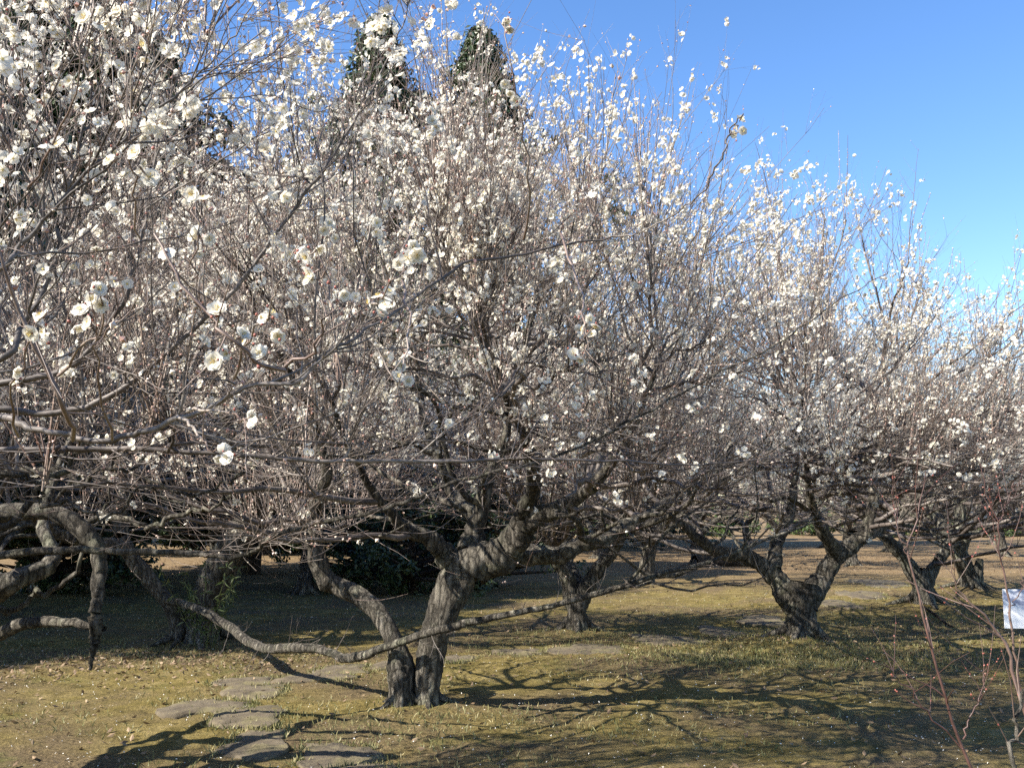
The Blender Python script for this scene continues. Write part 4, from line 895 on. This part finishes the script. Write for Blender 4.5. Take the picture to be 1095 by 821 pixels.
BL_V = np.array([(-.09, 0, 0), (.09, 0, 0), (.06, .12, .6), (0, .35, 1.0)], float); BL_F = np.array([[0, 1, 2, 3]])
lean = norm(np.stack([g.normal(0, .5, len(x)), g.normal(0, .5, len(x)), np.ones(len(x))], -1))
a = Acc(); a.add(*scatter(BL_V, BL_F, on_ground(x, y, -.004), rand_rot(len(x), g, lean), g.uniform(.018, .06, len(x)))); o = stuff(a.build('grass', M_GRASS, None, False))
tag(o, 'short thin green grass growing in patches on the moss', 'grass')

# leafy tuft against the leaning trunk
tb = W(222, 632, dG - .35)
t = thing('bamboo_grass', 'sunlit tuft of narrow green leaves against the leaning trunk', 'plant', (tb[0], tb[1], float(ground_z(tb[0], tb[1]))))
n = 13; az = g.uniform(0, 6.283, n); d = norm(np.stack([.35 * np.cos(az), .35 * np.sin(az), np.ones(n)], -1))
P_, R_2 = march(np.stack([.1 * np.cos(az), .1 * np.sin(az), np.zeros(n)], -1), d, g.uniform(.6, 1.05, n), np.full(n, .004), 7, .0, .08, g)
a = Acc(); a.add(*tubes(P_, R_2, 4)); stuff(a.build('stem', M_BAMBOO, t))
q = P_[:, 2:].reshape(-1, 3); q = np.repeat(q, 5, 0); axd = norm(g.standard_normal(q.shape) + np.array([0, 0, .8]))
tv = np.array([(-.02, 0, 0), (-.11, .5, .03), (0, 1.1, -.15), (.11, .5, .03)], float)
a = Acc(); a.add(*scatter(tv, LEAF_F, q, rand_rot(len(q), g, axd), g.uniform(.07, .12, len(q)))); stuff(a.build('leaf', M_BAMBOO, t, False))

# red-stemmed shoots in the lower right foreground
sb = np.array([1.35, 2.1, 0]); sb[2] = float(ground_z(sb[0], sb[1]))
t = thing('sapling', 'bare thin red stemmed sapling in the lower right foreground', 'sapling', sb)
STEMS = [[(1045, 835, 2.1, 9), (1018, 762, 2.1, 7.5), (1000, 700, 2.1, 6.5), (983, 645, 2.1, 6), (973, 600, 2.1, 5), (976, 570, 2.1, 4), (985, 540, 2.1, 3.4), (990, 505, 2.1, 2.4)],
         [(973, 598, 2.1, 3.5), (962, 575, 2.1, 3), (958, 550, 2.1, 2.4), (955, 520, 2.1, 1.8)],
         [(1100, 770, 2.0, 10), (1080, 700, 2.0, 8), (1060, 668, 2.0, 7), (1040, 645, 2.0, 4.5), (1022, 628, 2.0, 3), (1018, 605, 2.0, 2)],
         [(1094, 745, 2.05, 7), (1085, 690, 2.05, 6), (1078, 640, 2.05, 5), (1070, 590, 2.05, 4.5), (1066, 560, 2.05, 4), (1055, 525, 2.05, 3), (1048, 495, 2.05, 2)],
         [(1066, 565, 2.05, 3.4), (1075, 545, 2.05, 2.8), (1084, 515, 2.05, 2)],
         [(1030, 800, 2.1, 5), (1000, 770, 2.1, 4), (970, 735, 2.1, 3), (945, 708, 2.1, 2)],
         [(1030, 790, 2.1, 5), (1042, 760, 2.1, 3.4), (1052, 735, 2.1, 2.6), (1055, 712, 2.1, 2)],
         [(1090, 830, 1.9, 12), (1087, 790, 1.9, 10), (1090, 760, 1.9, 9), (1100, 735, 1.9, 8)],
         [(1078, 655, 2.05, 3), (1092, 630, 2.05, 2.6), (1110, 605, 2.05, 2)]]
gs = np.random.default_rng(77); sp_, sr_ = [], []
for i, st_ in enumerate(STEMS):
    q = np.array(T(st_)); q[:, 3] *= .42
    if i in (0, 2, 7): q = np.concatenate([[(sb[0] + (0, .12, -.05)[(0, 2, 7).index(i)], sb[1], sb[2] - .02, q[0, 3] * 1.4)], [((sb[0] + q[0, 0]) / 2, (sb[1] + q[0, 1]) / 2, (sb[2] + q[0, 2]) / 2, q[0, 3] * 1.2)], q])
    p, r = spline(q[:, :3], q[:, 3], 20); p[1:-1] += .003 * gs.standard_normal((18, 3)); sp_.append(p); sr_.append(r)
    a = Acc(); a.add(*tubes(p[None], r[None], 8)); a.build('stem', M_SHOOT if i != 7 else M_BARK, t, True, sb).location = (0, 0, 0)
sp_, sr_ = np.stack(sp_), np.stack(sr_)
P_, R_2 = grow(sp_, sr_, 8, (.35, 1), (.5, 1.1), (.05, .22), (.0011, .0018), 5, .2, .04, .1, gs)
a = Acc(); a.add(*tubes(P_, R_2, 4)); o = stuff(a.build('twig', M_SHOOT, t, True, sb)); o.location = (0, 0, 0)
idx = gs.integers(0, len(P_), 160); q, T_, _ = sample(P_, R_2, idx, gs.uniform(.2, 1, 160))
a = Acc(); a.add(*scatter(BUD_V, BUD_F, q, rand_rot(160, gs, T_ + .6 * gs.standard_normal(T_.shape)), gs.uniform(.0012, .0022, 160))); o = stuff(a.build('bud', M_CALYX, t, False, sb)); o.location = (0, 0, 0)

# white board at the right edge
def box(cx, cy, cz, sx, sy, sz):
    v = np.array([(x, y, z) for x in (-1, 1) for y in (-1, 1) for z in (-1, 1)], float) * np.array([sx, sy, sz]) / 2 + np.array([cx, cy, cz])
    return v, np.array([(0, 1, 3, 2), (4, 6, 7, 5), (0, 4, 5, 1), (2, 3, 7, 6), (0, 2, 6, 4), (1, 5, 7, 3)])
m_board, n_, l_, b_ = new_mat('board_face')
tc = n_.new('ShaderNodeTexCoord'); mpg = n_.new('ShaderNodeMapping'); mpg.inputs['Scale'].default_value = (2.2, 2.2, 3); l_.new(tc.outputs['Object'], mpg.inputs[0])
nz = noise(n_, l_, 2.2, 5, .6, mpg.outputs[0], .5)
rp = ramp(n_, [(.44, (.22, .25, .36)), (.49, (.55, .58, .68)), (.53, (.82, .83, .86))]); l_.new(nz.outputs[0], rp.inputs[0])  # random blue grey blotches on the white face, above a plain lower strip
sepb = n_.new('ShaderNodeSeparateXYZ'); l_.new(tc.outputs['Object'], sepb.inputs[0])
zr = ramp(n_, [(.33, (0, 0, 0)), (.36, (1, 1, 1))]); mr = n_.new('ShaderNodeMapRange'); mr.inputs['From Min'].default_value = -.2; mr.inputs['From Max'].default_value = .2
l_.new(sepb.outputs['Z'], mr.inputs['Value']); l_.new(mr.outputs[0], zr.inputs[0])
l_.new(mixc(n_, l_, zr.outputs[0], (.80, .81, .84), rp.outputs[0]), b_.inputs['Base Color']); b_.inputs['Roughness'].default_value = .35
m_post, n_, l_, b_ = new_mat('grey_post'); b_.inputs['Base Color'].default_value = (.12, .12, .13, 1); b_.inputs['Roughness'].default_value = .5
sgD = 9.3; s0, s1 = W(1073, 630, sgD), W(1073, 672, sgD); hh = s0[2] - s1[2]; ww = .52
base = np.array([s0[0] + ww / 2, sgD, 0]); base[2] = float(ground_z(base[0], base[1]))
t = thing('notice_board', 'white notice board with blue grey blotches, cut by the right edge', 'sign', base, R_(-6))
zc = (s0[2] + s1[2]) / 2 - base[2]
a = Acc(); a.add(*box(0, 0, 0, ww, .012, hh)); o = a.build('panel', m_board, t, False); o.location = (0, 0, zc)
bm = o.modifiers.new('bevel', 'BEVEL'); bm.width = .012; bm.segments = 3; bm.limit_method = 'NONE'; bm.width = .004
for sx in (.0, .2):
    a = Acc(); a.add(*box(sx, .024, zc / 2 + .02, .03, .03, zc + hh * .8)); a.build('post', m_post, t, False)

# fallen log in the far shade and a stick by the low forked tree
lp = GP(778, 606)
n = 12; P_ = np.stack([np.linspace(-1.0, 1.0, n), .08 * np.sin(np.linspace(0, 3, n)), np.full(n, .14)], -1)
a = Acc(); a.add(*tubes(P_[None], np.linspace(.19, .15, n)[None], 16, .1, rng))
o = a.build('fallen_log', M_EBARK, None, True); o.location = (lp[0], lp[1], 0); o.rotation_euler = (0, 0, .25); tag(o, 'short brown log lying in the far shade left of the stout tree', 'log')
q = np.array([(*(GP(985, 655) + np.array([0, -.1, .10])), .022), (*(GP(998, 661) + np.array([0, -.05, .07])), .022), (*(GP(1012, 669) + np.array([0, 0, .03])), .016), (*(GP(1020, 672) + np.array([0, 0, .02])), .010)])
p, r = spline(q[:, :3], q[:, 3], 16); a = Acc(); a.add(*tubes(p[None], r[None], 8, .1, rng)); o = a.build('fallen_stick', M_EBARK, None, True, p[0])
tag(o, 'crooked dead stick lying at the foot of the low V-forked tree', 'stick')
print('SCENE BUILT', len(bpy.data.objects), sum(len(m.polygons) for m in bpy.data.meshes))
